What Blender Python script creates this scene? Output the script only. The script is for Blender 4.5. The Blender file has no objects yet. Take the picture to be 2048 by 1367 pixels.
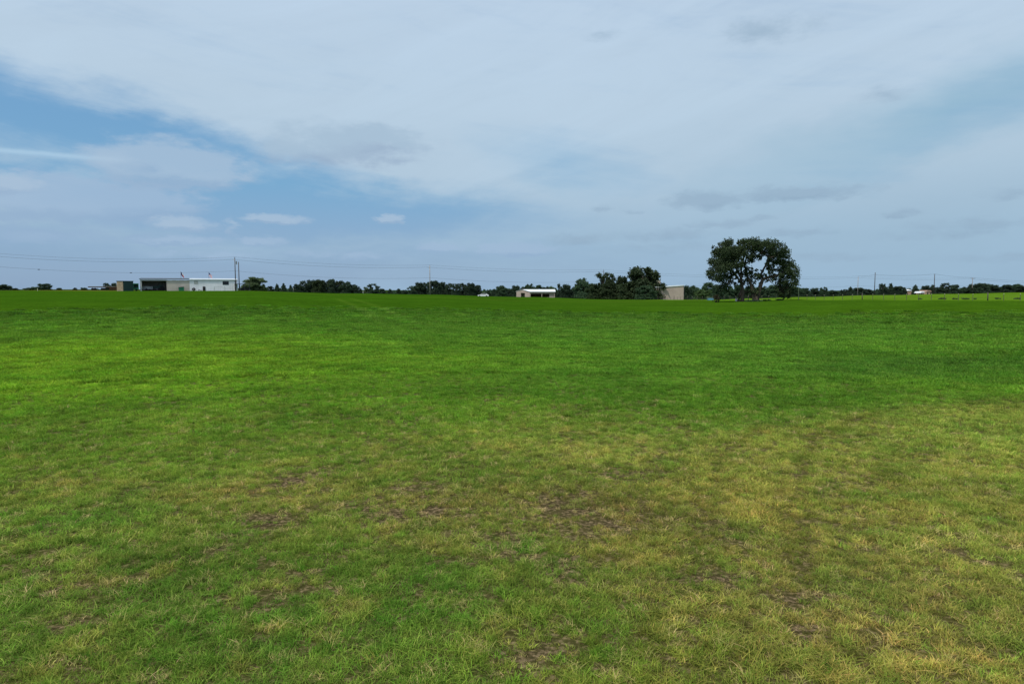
import bpy, math, random
import numpy as np
from mathutils import Vector, Matrix
random.seed(7)
SC = bpy.context.scene
COL = SC.collection
# ------------------------------------------------------------------ camera
F = 1365.0; HC = 4.8; PITCH = math.atan(107.0 / F)
cp, sp = math.cos(PITCH), math.sin(PITCH)
def ray(px, py):
    a = (px - 1024) / F; b = (py - 683.5) / F
    return Vector((a, cp - b * sp, -sp - b * cp))
def W(px, py, D):
    d = ray(px, py); k = D / d.y
    return Vector((d.x * k, D, HC + d.z * k))
cam = bpy.data.cameras.new('camera'); co = bpy.data.objects.new('camera', cam); COL.objects.link(co)
co.location = (0, 0, HC); co.rotation_euler = (math.pi / 2 - PITCH, 0, 0)
cam.sensor_width = 36; cam.lens = 36 * F / 2048; cam.clip_end = 20000; cam.clip_start = 0.1
SC.camera = co
SC.render.resolution_x = 1024; SC.render.resolution_y = 683

# ------------------------------------------------------------------ noise in numpy
def _hash(ix, iy, seed):
    h = (ix.astype(np.int64) * 374761393 + iy.astype(np.int64) * 668265263 + seed * 1442695041) & 0xffffffff
    h = ((h ^ (h >> 13)) * 1274126177) & 0xffffffff
    return ((h ^ (h >> 16)) & 0xffff) / 65535.0
def vnoise(x, y, seed=0):
    x = np.asarray(x, float); y = np.asarray(y, float)
    ix = np.floor(x); iy = np.floor(y); fx = x - ix; fy = y - iy
    fx = fx * fx * (3 - 2 * fx); fy = fy * fy * (3 - 2 * fy)
    a = _hash(ix, iy, seed); b = _hash(ix + 1, iy, seed); c = _hash(ix, iy + 1, seed); d = _hash(ix + 1, iy + 1, seed)
    return (a + (b - a) * fx) * (1 - fy) + (c + (d - c) * fx) * fy
def fbm(x, y, seed=0, o=4):
    s = 0; amp = .5; t = 0
    for i in range(o):
        s = s + amp * vnoise(x * 2 ** i + 17.3 * i, y * 2 ** i - 9.1 * i, seed + i); t += amp; amp *= .55
    return s / t
def sstep(a, b, x):
    t = np.clip((x - a) / (b - a), 0, 1); return t * t * (3 - 2 * t)

# ------------------------------------------------------------------ terrain shape
# px column : [(depth Y, picture row of the ground there), ...] ; the last pair is the brow of the rise
PROF = {
    -500: [(60, 671), (120, 598), (200, 582), (230, 579.6)],
    100: [(60, 671), (120, 600), (200, 583), (228, 580.0)],
    480: [(60, 672), (120, 603), (200, 584), (230, 581.0)],
    700: [(60, 676), (120, 610), (220, 590), (262, 586.3)],
    860: [(60, 680), (120, 613), (240, 592), (275, 588.6)],
    1050: [(60, 683), (120, 618), (240, 600), (318, 593.4)],
    1250: [(60, 684), (120, 620), (220, 603), (268, 598.6)],
    1400: [(60, 684), (120, 621), (190, 603), (250, 599.0)],
    1500: [(60, 684), (120, 621), (180, 602), (225, 599.5), (300, 596.5)],
    1614: [(60, 683), (120, 617), (176, 599), (300, 593.5)],
    1750: [(60, 680), (110, 618), (152, 599.5), (300, 590.0)],
    1900: [(60, 676), (100, 620), (135, 600), (300, 587.5)],
    2040: [(60, 672), (95, 620), (125, 600), (300, 584.5)],
    2600: [(60, 665), (90, 618), (120, 598), (300, 581)],
}
SR = np.concatenate([np.arange(0, 400, 4.0), np.arange(400, 6000, 50.0)])
_cols = sorted(PROF); _th = []; _Z = []
for c in _cols:
    u = (c - 1024) / F; k = math.sqrt(1 + u * u)
    ks = [0, 25 * k]; kz = [0, 0.0]
    for (D, py) in PROF[c]:
        w = W(c, py, D); ks.append(D * k); kz.append(w.z)
    D, py = PROF[c][-1]
    sl = (HC - kz[-1]) / ks[-1]
    ks.append(ks[-1] + 260); kz.append(kz[-1] - (sl + .006) * 260)
    ks.append(ks[-1] + 500); kz.append(kz[-1] - (sl + .001) * 500)
    ks.append(6000); kz.append(kz[-1] - 3)
    zz = np.interp(SR, ks, kz)
    for it in range(3):
        z2 = zz.copy(); z2[1:-1] = (zz[:-2] + 2 * zz[1:-1] + zz[2:]) / 4
        m = SR < 396; zz[m] = z2[m]
    _th.append(math.atan(u)); _Z.append(zz)
_th = np.array(_th); _Z = np.array(_Z)
def gz(X, Y):
    X = np.atleast_1d(np.asarray(X, float)); Y = np.atleast_1d(np.asarray(Y, float))
    R = np.hypot(X, Y); th = np.arctan2(X, Y)
    tc = np.clip(th, _th[0], _th[-1] - 1e-6)
    i = np.clip(np.searchsorted(_th, tc, side='right') - 1, 0, len(_th) - 2)
    t = np.clip((tc - _th[i]) / (_th[i + 1] - _th[i]), 0, 1); t = t * t * (3 - 2 * t)
    j = np.clip(np.searchsorted(SR, R, side='right') - 1, 0, len(SR) - 2)
    s = np.clip((R - SR[j]) / (SR[j + 1] - SR[j]), 0, 1)
    za = _Z[i, j] * (1 - s) + _Z[i, j + 1] * s
    zb = _Z[i + 1, j] * (1 - s) + _Z[i + 1, j + 1] * s
    z = za * (1 - t) + zb * t
    back = sstep(1.2, 2.6, np.abs(th))
    return z * (1 - back)
def g(x, y): return float(gz(x, y)[0])

# fence line (plan)
FB = -0.296; FA = 127.4
def fence_x(Y): return FA + FB * Y

# ------------------------------------------------------------------ field colours (albedo by place)
def lin(c): return np.array([((v / 255) / 12.92 if v / 255 <= .04045 else ((v / 255 + .055) / 1.055) ** 2.4) for v in c])
GAIN = 0.89
def ctr(px, py):
    d = ray(px, py); D = 20.0
    for i in range(40):
        k = D / d.y; z = g(d.x * k, D); D = (z - HC) / d.z * d.y
    return d.x * D / d.y, D
ZONES = [  # px,py, rx,ry (metres), colour, weight
    (360, 715, 26, 17, (93, 128, 30), .9),
    (80, 760, 12, 8, (90, 128, 34), .7),
    (950, 690, 20, 16, (66, 108, 32), .6),
    (1450, 660, 34, 20, (68, 108, 38), .7),
    (1880, 735, 15, 8, (57, 94, 32), .9),
    (1250, 760, 12, 6, (70, 110, 36), .6),
    (1980, 790, 7, 3.2, (84, 122, 38), .6),
    (500, 850, 9, 4, (80, 112, 36), .6),
    (150, 930, 7, 3, (88, 118, 42), .6),
    (1700, 930, 7.5, 4.6, (108, 120, 58), .9),
    (1980, 860, 6, 3.6, (110, 130, 60), .9),
    (1500, 1000, 3.2, 2.4, (124, 126, 66), .7),
    (1120, 905, 3.6, 1.8, (116, 128, 64), .7),
    (430, 975, 3.6, 1.4, (106, 110, 58), .7),
    (230, 1210, 4.0, 1.8, (72, 104, 40), .8),
    (40, 1050, 2.2, 1.4, (72, 112, 40), .7),
    (800, 1210, 3.0, 1.8, (72, 108, 40), .8),
    (1300, 1300, 2.0, 1.2, (108, 124, 52), .7),
    (1650, 1200, 2.8, 2.4, (124, 126, 70), .8),
    (1900, 1100, 2.4, 1.6, (112, 128, 64), .7),
    (1180, 1030, 1.9, 1.2, (104, 98, 58), .8),
    (860, 1010, 2.6, 1.2, (98, 100, 56), .6),
]
ZW = [(ctr(a, b), rx, ry, lin(c), w) for a, b, rx, ry, c, w in ZONES]
C_MID = lin((69, 108, 32)); C_FAR = lin((61, 102, 30)); C_NEAR = lin((92, 110, 49)); C_PAST = lin((100, 140, 48)); C_DRY = lin((128, 124, 70))
BARE = [(1130, 1015, 1.3, .7), (1190, 1045, .8, .5), (830, 1020, 1.1, .5), (860, 985, .7, .35), (620, 955, .8, .5), (985, 1090, .7, .4), (760, 1030, .8, .4),
        (1240, 950, .7, .45), (560, 1045, .7, .4), (1000, 1075, .6, .3), (1905, 1105, .5, .3), (130, 1240, .5, .35), (1110, 1140, .45, .3), (1040, 1330, .3, .25),
        (1600, 1240, .35, .3), (1610, 945, .4, .3), (1460, 1060, .5, .35), (480, 1200, .4, .3), (600, 1170, .45, .3), (160, 1155, .5, .25), (1480, 1150, .5, .35)]
BW = [(ctr(a, b), rx, ry) for a, b, rx, ry in BARE]
def bare_mask(X, Y):
    m = np.zeros_like(X)
    wx = X + (fbm(X * 1.3, Y * 1.3, 31) - .5) * 1.9; wy = Y + (fbm(X * 1.3, Y * 1.3, 37) - .5) * 1.9
    for (c, rx, ry) in BW:
        q = ((wx - c[0]) / rx) ** 2 + ((wy - c[1]) / (ry * 1.6)) ** 2
        m = np.maximum(m, np.exp(-q * 1.0))
    R = np.hypot(X, Y)
    n = fbm(X * .9, Y * .9, 51, 5) * .6 + fbm(X * .18, Y * .18, 55, 3) * .4
    near = 1 - sstep(16, 30, R + 14 * (fbm(X * .05, Y * .05, 91) - .5))
    m = np.maximum(m, sstep(.58, .74, n) * near * .3)
    m = .85 * m * (.35 + 1.0 * sstep(.38, .6, fbm(X * 4.5, Y * 4.5, 57, 4)))
    return np.clip(m, 0, 1)
TRACKS = [([(1760, 832), (1690, 848), (1625, 880), (1598, 940), (1590, 1020), (1600, 1120), (1640, 1260)], .24, 1.0), ([(1620, 838), (1520, 862), (1450, 905), (1420, 960), (1405, 1040), (1400, 1150)], .24, .5),
          ([(1860, 905), (1780, 930), (1720, 965)], .35, .6)]
TRW = [(np.array([ctr(*p) for p in pl]), w, a) for pl, w, a in TRACKS]
def track_mask(X, Y):
    m = np.zeros_like(X); wx = X + (fbm(X * .8, Y * .8, 41) - .5) * .5; wy = Y + (fbm(X * .8, Y * .8, 43) - .5) * .5
    for P, w, a in TRW:
        for k in range(len(P) - 1):
            A, B = P[k], P[k + 1]; d = B - A; L2 = (d ** 2).sum(); t = np.clip(((wx - A[0]) * d[0] + (wy - A[1]) * d[1]) / L2, 0, 1)
            q = np.hypot(wx - A[0] - t * d[0], wy - A[1] - t * d[1]); m = np.maximum(m, a * np.exp(-(q / w) ** 2))
    return m * (.3 + 1.2 * sstep(.35, .65, fbm(X * 1.1, Y * 1.1, 47)))
PB = np.array([ctr(*p) for p in ((1130, 1500), (1130, 1367), (1120, 1200), (1150, 1080), (1230, 990), (1330, 920), (1500, 870), (1750, 825), (2048, 790))])
def field_col(X, Y):
    R = np.hypot(X, Y)
    wx = X + (fbm(X * .12, Y * .12, 3) - .5) * R * .25; wy = Y + (fbm(X * .12, Y * .12, 5) - .5) * R * .25
    c = np.zeros(X.shape + (3,)) + C_MID
    def mix(c, col, w): return c * (1 - w[..., None]) + col * w[..., None]
    c = mix(c, C_FAR, sstep(60, 130, wy) * (1 - sstep(0, 60, X)) * .85)
    c = mix(c, lin((68, 108, 34)), sstep(90, 160, wy) * sstep(-10, 50, X) * .8)
    edge = 27 + 6 * (fbm(X * .08, Y * .08, 7) - .5) * 2 - np.clip(X, -20, 20) * .10
    near = 1 - sstep(edge - 7, edge + 4, np.hypot(wx, wy))
    c = mix(c, C_NEAR, near * .85)
    pale = sstep(-.7, .9, X + (fbm(X * .5, Y * .5, 23) - .5) * 3.2 - np.interp(Y, PB[:, 0] * 0 + PB[:, 1], PB[:, 0])) * (1 - sstep(PB[-1, 1] - 6.0, PB[-1, 1] + 4.5, Y + (fbm(X * .3, Y * .3, 25) - .5) * 5))
    c = mix(c, lin((110, 118, 58)), pale * .85)
    for (p, rx, ry, col, w) in ZW:
        q = ((wx - p[0]) / rx) ** 2 + ((wy - p[1]) / ry) ** 2
        c = mix(c, col, np.exp(-q * 1.1) * w)
    # broad streaks and clouds of tone in the sward
    n1 = fbm(X * .06, Y * .10, 11, 5); n2 = fbm(X * .35, Y * .35, 13, 4); n3 = fbm(X * 1.2, Y * 1.2, 15, 3)
    far = sstep(30, 90, R)
    c = c * (1 + (n1 - .5)[..., None] * .34)
    c = c * (1 + ((n2 - .5) * (.75 - .30 * far))[..., None] * np.array([1.1, .8, 1.0]))
    c = mix(c, lin((128, 130, 70)), sstep(.55, .8, n3) * (1 - sstep(20, 34, R)) * .5)
    c = mix(c, lin((60, 104, 34)), sstep(.45, .85, fbm(X * .9, Y * .9, 19)) * (1 - sstep(14, 40, R)) * .5)
    # far row lines left by the seed drill
    rows = np.sin((X * .93 + Y * .37) * 2.2 + 3 * (n1 - .5)) * .05 * sstep(40, 90, R) * (1 - sstep(150, 240, R))
    c = c * (1 + rows[..., None])
    # wheel tracks: two pairs
    for (pa, pb) in (((672, 596), (800, 668)), ((700, 596), (880, 668))):
        A = np.array(ctr(*pa)); B = np.array(ctr(*pb)); dd = (B - A) / np.linalg.norm(B - A)
        q = (X - A[0]) * dd[1] - (Y - A[1]) * dd[0]
        al = (X - A[0]) * dd[0] + (Y - A[1]) * dd[1]
        m = np.exp(-(q / .5) ** 2) * sstep(-5, 10, al) * (1 - sstep(np.linalg.norm(B - A) * .7, np.linalg.norm(B - A) * 1.1, al))
        c = mix(c, lin((104, 138, 62)), m * .35)
    # curved wheel marks in the pale grass at right
    c = mix(c, lin((76, 82, 36)), np.clip(track_mask(X, Y) * .5, 0, .5))
    # lighter pasture beyond the fence, dry verge far left
    past = sstep(-.5, 1.0, X - fence_x(Y)) * sstep(60, 70, X) * sstep(20, 60, Y)
    past = np.maximum(past, sstep(236, 246, Y + X * .05) * sstep(40, 60, X) * (X > 0))
    c = mix(c, C_PAST * (1 + (fbm(X * .1, Y * .1, 71)[..., None] - .5) * .5), past)
    vg = sstep(214, 222, Y) * (1 - sstep(-135, -118, X)); c = mix(c, C_DRY, vg * .8)
    vg = np.exp(-((Y - (219 - (X + 20) * .05)) / 2.5) ** 2) * (1 - past) * .25; c = mix(c, C_DRY, vg)
    c = mix(c, lin((52, 74, 44)), sstep(330, 430, R))
    return np.clip(c * GAIN, .004, 1)

# ------------------------------------------------------------------ materials
def nm(name):
    m = bpy.data.materials.new(name); m.use_nodes = True; nt = m.node_tree
    b = nt.nodes['Principled BSDF']; return m, nt, b
def N(nt, t, **kw):
    n = nt.nodes.new(t)
    for k, v in kw.items():
        if k.startswith('i_'): n.inputs[k[2:].replace('_', ' ')].default_value = v
        else: setattr(n, k, v)
    return n
def simple(name, rgb, rough=.7, metal=0, var=.15, scale=3.0, bump=0):
    m, nt, b = nm(name)
    tc = N(nt, 'ShaderNodeTexCoord'); nz = N(nt, 'ShaderNodeTexNoise', i_Scale=scale, i_Detail=6.0)
    nt.links.new(tc.outputs['Object'], nz.inputs['Vector'])
    mx = N(nt, 'ShaderNodeMix', data_type='RGBA')
    c = np.array(rgb)
    mx.inputs[6].default_value = (*np.clip(c * (1 - var), 0, 1), 1); mx.inputs[7].default_value = (*np.clip(c * (1 + var), 0, 1), 1)
    mr = N(nt, 'ShaderNodeMapRange'); mr.inputs[1].default_value = .35; mr.inputs[2].default_value = .65
    nt.links.new(nz.outputs['Fac'], mr.inputs[0]); nt.links.new(mr.outputs[0], mx.inputs[0])
    nt.links.new(mx.outputs[2], b.inputs['Base Color'])
    b.inputs['Roughness'].default_value = rough; b.inputs['Metallic'].default_value = metal
    b.inputs['Specular IOR Level'].default_value = .3
    if bump:
        bp = N(nt, 'ShaderNodeBump', i_Strength=bump, i_Distance=.02); nt.links.new(nz.outputs['Fac'], bp.inputs['Height']); nt.links.new(bp.outputs[0], b.inputs['Normal'])
    return m
M = {
    'white': simple('white_sheet_metal', (.82, .81, .84), .5, 0, .06, .6),
    'whiteroof': simple('white_roof_metal', (.80, .82, .84), .35, 0, .05, .6),
    'tan': simple('tan_sheet_metal', (.52, .46, .40), .6, 0, .08, .5),
    'pinktan': simple('sand_sheet_metal', (.42, .33, .28), .6, 0, .07, .4),
    'trim': simple('dark_trim', (.06, .07, .08), .5),
    'greytrim': simple('pale_grey_trim', (.42, .42, .40), .5),
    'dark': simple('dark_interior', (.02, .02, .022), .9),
    'steel': simple('galvanised_steel', (.30, .31, .32), .4, .6),
    'post': simple('weathered_post', (.10, .085, .07), .9, 0, .3, 8),
    'woodpole': simple('creosoted_pole', (.075, .062, .055), .9, 0, .3, 4),
    'greypole': simple('bleached_pole', (.30, .27, .24), .9, 0, .25, 4),
    'wire': simple('wire', (.10, .10, .11), .5, .3),
    'green': simple('green_paint', (.018, .16, .08), .5, 0, .2),
    'dkgreen': simple('dark_green_paint', (.02, .055, .05), .5, 0, .2),
    'timber': simple('tan_boards', (.32, .25, .17), .8, 0, .2, 2),
    'rubber': simple('rubber', (.015, .015, .016), .8),
    'glass': simple('dark_glass', (.02, .022, .03), .12, 0, .05),
    'red': simple('flag_red', (.45, .03, .04), .8), 'blue': simple('flag_blue', (.02, .03, .12), .8), 'fwhite': simple('flag_white', (.75, .75, .75), .8),
    'bluetub': simple('blue_plastic', (.10, .25, .36), .5), 'carwhite': simple('car_paint_white', (.75, .76, .77), .25, 0, .02),
    'adobe': simple('peach_stucco', (.42, .28, .19), .9, 0, .1), 'bark': simple('oak_bark', (.060, .048, .036), .95, 0, .35, 6, .6),
    'paleplastic': simple('pale_plastic', (.62, .60, .40), .5), 'rust': simple('rusty_steel', (.12, .06, .04), .9, 0, .3, 4), 'lamp': simple('clear_lamp', (.7, .6, .5), .2),
    'pinkroof': simple('faded_red_roof', (.34, .22, .16), .8, 0, .15),
}
def leaf_mat(name, dark, light, trans=.25):
    m, nt, b = nm(name)
    at = N(nt, 'ShaderNodeAttribute', attribute_name='rnd'); oi = N(nt, 'ShaderNodeObjectInfo')
    mx = N(nt, 'ShaderNodeMix', data_type='RGBA'); mx.inputs[6].default_value = (*dark, 1); mx.inputs[7].default_value = (*light, 1)
    nt.links.new(at.outputs['Fac'], mx.inputs[0])
    hs = N(nt, 'ShaderNodeHueSaturation'); mr = N(nt, 'ShaderNodeMapRange'); mr.inputs[3].default_value = .75; mr.inputs[4].default_value = 1.25
    nt.links.new(oi.outputs['Random'], mr.inputs[0]); nt.links.new(mr.outputs[0], hs.inputs['Value']); nt.links.new(mx.outputs[2], hs.inputs['Color'])
    b.inputs['Roughness'].default_value = .65; b.inputs['Specular IOR Level'].default_value = .2
    nt.links.new(hs.outputs[0], b.inputs['Base Color'])
    tr = N(nt, 'ShaderNodeBsdfTranslucent'); nt.links.new(hs.outputs[0], tr.inputs['Color'])
    ms = N(nt, 'ShaderNodeMixShader'); ms.inputs[0].default_value = trans
    nt.links.new(b.outputs[0], ms.inputs[1]); nt.links.new(tr.outputs[0], ms.inputs[2]); nt.links.new(ms.outputs[0], nt.nodes['Material Output'].inputs[0])
    return m
LM = {
    'oak': leaf_mat('oak_leaves', (.018, .033, .015), (.066, .096, .036)),
    'dark': leaf_mat('dark_evergreen_leaves', (.020, .042, .026), (.072, .112, .062)),
    'mid': leaf_mat('mid_green_leaves', (.028, .062, .034), (.084, .138, .064)),
    'light': leaf_mat('light_green_leaves', (.045, .085, .03), (.11, .17, .055), .35),
    'pale': leaf_mat('pale_airy_leaves', (.09, .14, .06), (.19, .25, .12), .4),
    'brown': leaf_mat('dry_brush_leaves', (.022, .022, .012), (.075, .062, .032)),
}

# ------------------------------------------------------------------ mesh builder
class MB:
    def __init__(s): s.v = []; s.f = []
    def box(s, cx, cy, cz, sx, sy, sz, rot=None):
        b = len(s.v)
        for dx in (-.5, .5):
            for dy in (-.5, .5):
                for dz in (-.5, .5):
                    p = Vector((dx * sx, dy * sy, dz * sz))
                    if rot: p = rot @ p
                    s.v.append((p.x + cx, p.y + cy, p.z + cz))
        for q in ((0, 1, 3, 2), (4, 6, 7, 5), (0, 4, 5, 1), (2, 3, 7, 6), (0, 2, 6, 4), (1, 5, 7, 3)): s.f.append(tuple(b + i for i in q))
        return s
    def span(s, x0, x1, y0, y1, z0, z1): return s.box((x0 + x1) / 2, (y0 + y1) / 2, (z0 + z1) / 2, x1 - x0, y1 - y0, z1 - z0)
    def prism(s, pts, y0, y1):   # pts (x,z) outline extruded in y
        b = len(s.v); n = len(pts)
        for y in (y0, y1):
            for x, z in pts: s.v.append((x, y, z))
        s.f.append(tuple(b + i for i in range(n))); s.f.append(tuple(b + n + i for i in reversed(range(n))))
        for i in range(n):
            j = (i + 1) % n; s.f.append((b + i, b + n + i, b + n + j, b + j))
        return s
    def prismx(s, pts, x0, x1):   # pts (y,z) outline extruded in x
        b = len(s.v); n = len(pts)
        for x in (x0, x1):
            for y, z in pts: s.v.append((x, y, z))
        s.f.append(tuple(b + i for i in range(n))); s.f.append(tuple(b + n + i for i in reversed(range(n))))
        for i in range(n):
            j = (i + 1) % n; s.f.append((b + i, b + n + i, b + n + j, b + j))
        return s
    def tube(s, pts, rad, n=8):
        pts = [Vector(p) for p in pts]
        if not hasattr(rad, '__len__'): rad = [rad] * len(pts)
        b = len(s.v)
        for i, p in enumerate(pts):
            t = (pts[min(i + 1, len(pts) - 1)] - pts[max(i - 1, 0)]).normalized()
            a = t.cross(Vector((0, 0, 1)))
            if a.length < .05: a = t.cross(Vector((1, 0, 0)))
            a.normalize(); c = t.cross(a)
            for k in range(n):
                an = 2 * math.pi * k / n; q = p + (a * math.cos(an) + c * math.sin(an)) * rad[i]; s.v.append(tuple(q))
        for i in range(len(pts) - 1):
            for k in range(n):
                k2 = (k + 1) % n; s.f.append((b + i * n + k, b + i * n + k2, b + (i + 1) * n + k2, b + (i + 1) * n + k))
        s.f.append(tuple(b + k for k in reversed(range(n)))); e = b + (len(pts) - 1) * n; s.f.append(tuple(e + k for k in range(n)))
        return s
    def build(s, name, mat, parent=None, smooth=False):
        me = bpy.data.meshes.new(name); me.from_pydata(s.v, [], s.f); me.materials.append(mat)
        if smooth: me.polygons.foreach_set('use_smooth', [True] * len(me.polygons))
        o = bpy.data.objects.new(name, me); COL.objects.link(o)
        if parent: o.parent = parent
        return o
def tag(o, label=None, cat=None, group=None, kind=None):
    if label: o['label'] = label
    if cat: o['category'] = cat
    if group: o['group'] = group
    if kind: o['kind'] = kind
    return o
def thing(name, label, cat, loc, rz=0, group=None):
    o = bpy.data.objects.new(name, None); COL.objects.link(o); o.location = loc; o.rotation_euler = (0, 0, rz)
    o.empty_display_size = .2
    return tag(o, label, cat, group)
def copy_thing(src, loc, rz=0, sc=(1, 1, 1), label=None, group=None):
    r = src.copy(); COL.objects.link(r); r.location = loc; r.rotation_euler = (0, 0, rz); r.scale = sc
    if label: r['label'] = label
    if group: r['group'] = group
    for ch in src.children:
        c = ch.copy(); COL.objects.link(c); c.parent = r
        for g2 in ch.children:
            d = g2.copy(); COL.objects.link(d); d.parent = c
    return r

# ------------------------------------------------------------------ ground
def build_ground():
    def axis(n, k, lim):
        t = np.linspace(-1, 1, n); return np.sinh(t * k) / math.sinh(k) * lim
    xs = axis(561, 6.2, 5000); ys = axis(661, 6.6, 5000)
    # extra density in the band of the field edge
    ys = np.unique(np.concatenate([ys, np.arange(60, 330, 1.5)])); xs = np.unique(np.concatenate([xs, np.arange(-190, 190, 2.0)]))
    Xg, Yg = np.meshgrid(xs, ys); X = Xg.ravel(); Y = Yg.ravel()
    R = np.hypot(X, Y)
    Z = gz(X, Y)
    Z = Z + (fbm(X * .5, Y * .5, 81) - .5) * .10 * (1 - sstep(30, 80, R)) + (fbm(X * .07, Y * .07, 82) - .5) * .22 * (1 - sstep(90, 200, R))
    nx, ny = len(xs), len(ys)
    me = bpy.data.meshes.new('ground')
    v = np.stack([X, Y, Z], 1).astype(np.float32)
    ii = (np.arange(ny - 1)[:, None] * nx + np.arange(nx - 1)[None, :]).ravel()
    fa = np.stack([ii, ii + 1, ii + 1 + nx, ii + nx], 1).astype(np.int32)
    me.vertices.add(len(v)); me.vertices.foreach_set('co', v.ravel())
    me.loops.add(fa.size); me.loops.foreach_set('vertex_index', fa.ravel())
    me.polygons.add(len(fa)); me.polygons.foreach_set('loop_start', np.arange(0, fa.size, 4, dtype=np.int32)); me.polygons.foreach_set('loop_total', np.full(len(fa), 4, np.int32))
    me.update(); me.polygons.foreach_set('use_smooth', [True] * len(fa))
    c = field_col(X, Y); b = bare_mask(X, Y)
    a = me.color_attributes.new('fcol', 'FLOAT_COLOR', 'POINT')
    a.data.foreach_set('color', np.concatenate([c, b[:, None]], 1).astype(np.float32).ravel())
    m, nt, bs = nm('field_ground')
    L = nt.links.new
    at = N(nt, 'ShaderNodeAttribute', attribute_name='fcol')
    geo = N(nt, 'ShaderNodeNewGeometry')
    ln = N(nt, 'ShaderNodeVectorMath', operation='LENGTH'); L(geo.outputs['Position'], ln.inputs[0])
    far = N(nt, 'ShaderNodeMapRange', interpolation_type='SMOOTHSTEP'); far.inputs[1].default_value = 28; far.inputs[2].default_value = 75
    L(ln.outputs['Value'], far.inputs[0])
    # earth and thatch, colour darkened to paint in shade of gaps between blades
    n1 = N(nt, 'ShaderNodeTexNoise', i_Scale=11.0, i_Detail=8.0, i_Roughness=.7); L(geo.outputs['Position'], n1.inputs['Vector'])
    cr = N(nt, 'ShaderNodeValToRGB'); L(n1.outputs['Fac'], cr.inputs[0])
    e = cr.color_ramp.elements; e[0].position = .3; e[0].color = (.014, .012, .005, 1); e[1].position = .68; e[1].color = (.32, .225, .13, 1)
    x = e.new(.5); x.color = (.080, .062, .028, 1)
    # green of the sward with fine grain
    n2 = N(nt, 'ShaderNodeTexNoise', i_Scale=2.6, i_Detail=9.0, i_Roughness=.75); L(geo.outputs['Position'], n2.inputs['Vector'])
    mr = N(nt, 'ShaderNodeMapRange'); mr.inputs[1].default_value = .3; mr.inputs[2].default_value = .7; mr.inputs[3].default_value = .34; mr.inputs[4].default_value = 1.12
    L(n2.outputs['Fac'], mr.inputs[0])
    vm = N(nt, 'ShaderNodeVectorMath', operation='SCALE'); tint = N(nt, 'ShaderNodeVectorMath', operation='MULTIPLY'); tint.inputs[1].default_value = (1.06, 1.0, .5); L(at.outputs['Color'], tint.inputs[0]); L(tint.outputs[0], vm.inputs[0]); L(mr.outputs[0], vm.inputs['Scale'])
    thatch = N(nt, 'ShaderNodeMix', data_type='RGBA'); L(cr.outputs[0], thatch.inputs[6]); L(vm.outputs[0], thatch.inputs[7])
    th = N(nt, 'ShaderNodeMath', operation='MULTIPLY_ADD'); L(at.outputs['Alpha'], th.inputs[0]); th.inputs[1].default_value = -.45; th.inputs[2].default_value = .30; th.use_clamp = True
    L(th.outputs[0], thatch.inputs[0])
    mx = N(nt, 'ShaderNodeMix', data_type='RGBA'); L(far.outputs[0], mx.inputs[0]); L(thatch.outputs[2], mx.inputs[6]); L(vm.outputs[0], mx.inputs[7])
    L(mx.outputs[2], bs.inputs['Base Color']); bs.inputs['Roughness'].default_value = .95; bs.inputs['Specular IOR Level'].default_value = 0
    bp = N(nt, 'ShaderNodeBump', i_Strength=.7, i_Distance=.12); L(n2.outputs['Fac'], bp.inputs['Height']); L(bp.outputs[0], bs.inputs['Normal'])
    me.materials.append(m)
    o = bpy.data.objects.new('ground', me); COL.objects.link(o); tag(o, kind='structure')
    return o
build_ground()

# ------------------------------------------------------------------ grass blades
def tuft_mesh(name, seed, nb, rad, h0, h1, wid):
    rg = np.random.default_rng(seed); V = []; Fc = []; A = []
    for i in range(nb):
        r = rad * math.sqrt(rg.random()); th = rg.random() * 6.283; x = r * math.cos(th); y = r * math.sin(th)
        h = h0 + (h1 - h0) * rg.random() ** 1.3; a = rg.random() * 6.283; lean = rg.uniform(.25, 1.7) * h; w = wid * rg.uniform(.6, 1.3)
        dx, dy = math.cos(a), math.sin(a); fa = a + math.pi / 2 + rg.uniform(-.8, .8); px, py = math.cos(fa) * w / 2, math.sin(fa) * w / 2
        b = len(V); dr = rg.random()
        for k, t in enumerate((0, .4, .75, 1)):
            bend = lean * t ** 1.8; z = h * (t - .28 * t * t * min(lean / h, 1.8)); ww = (1, .85, .55, .08)[k]
            V += [(x + dx * bend - px * ww, y + dy * bend - py * ww, z - .01), (x + dx * bend + px * ww, y + dy * bend + py * ww, z - .01)]; A += [dr, dr]
        for k in range(3): Fc.append((b + 2 * k, b + 2 * k + 1, b + 2 * k + 3, b + 2 * k + 2))
    me = bpy.data.meshes.new(name); me.from_pydata(V, [], Fc)
    at = me.attributes.new('bl', 'FLOAT', 'POINT'); at.data.foreach_set('value', np.array(A, np.float32))
    me.polygons.foreach_set('use_smooth', [True] * len(Fc))
    return me
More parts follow.
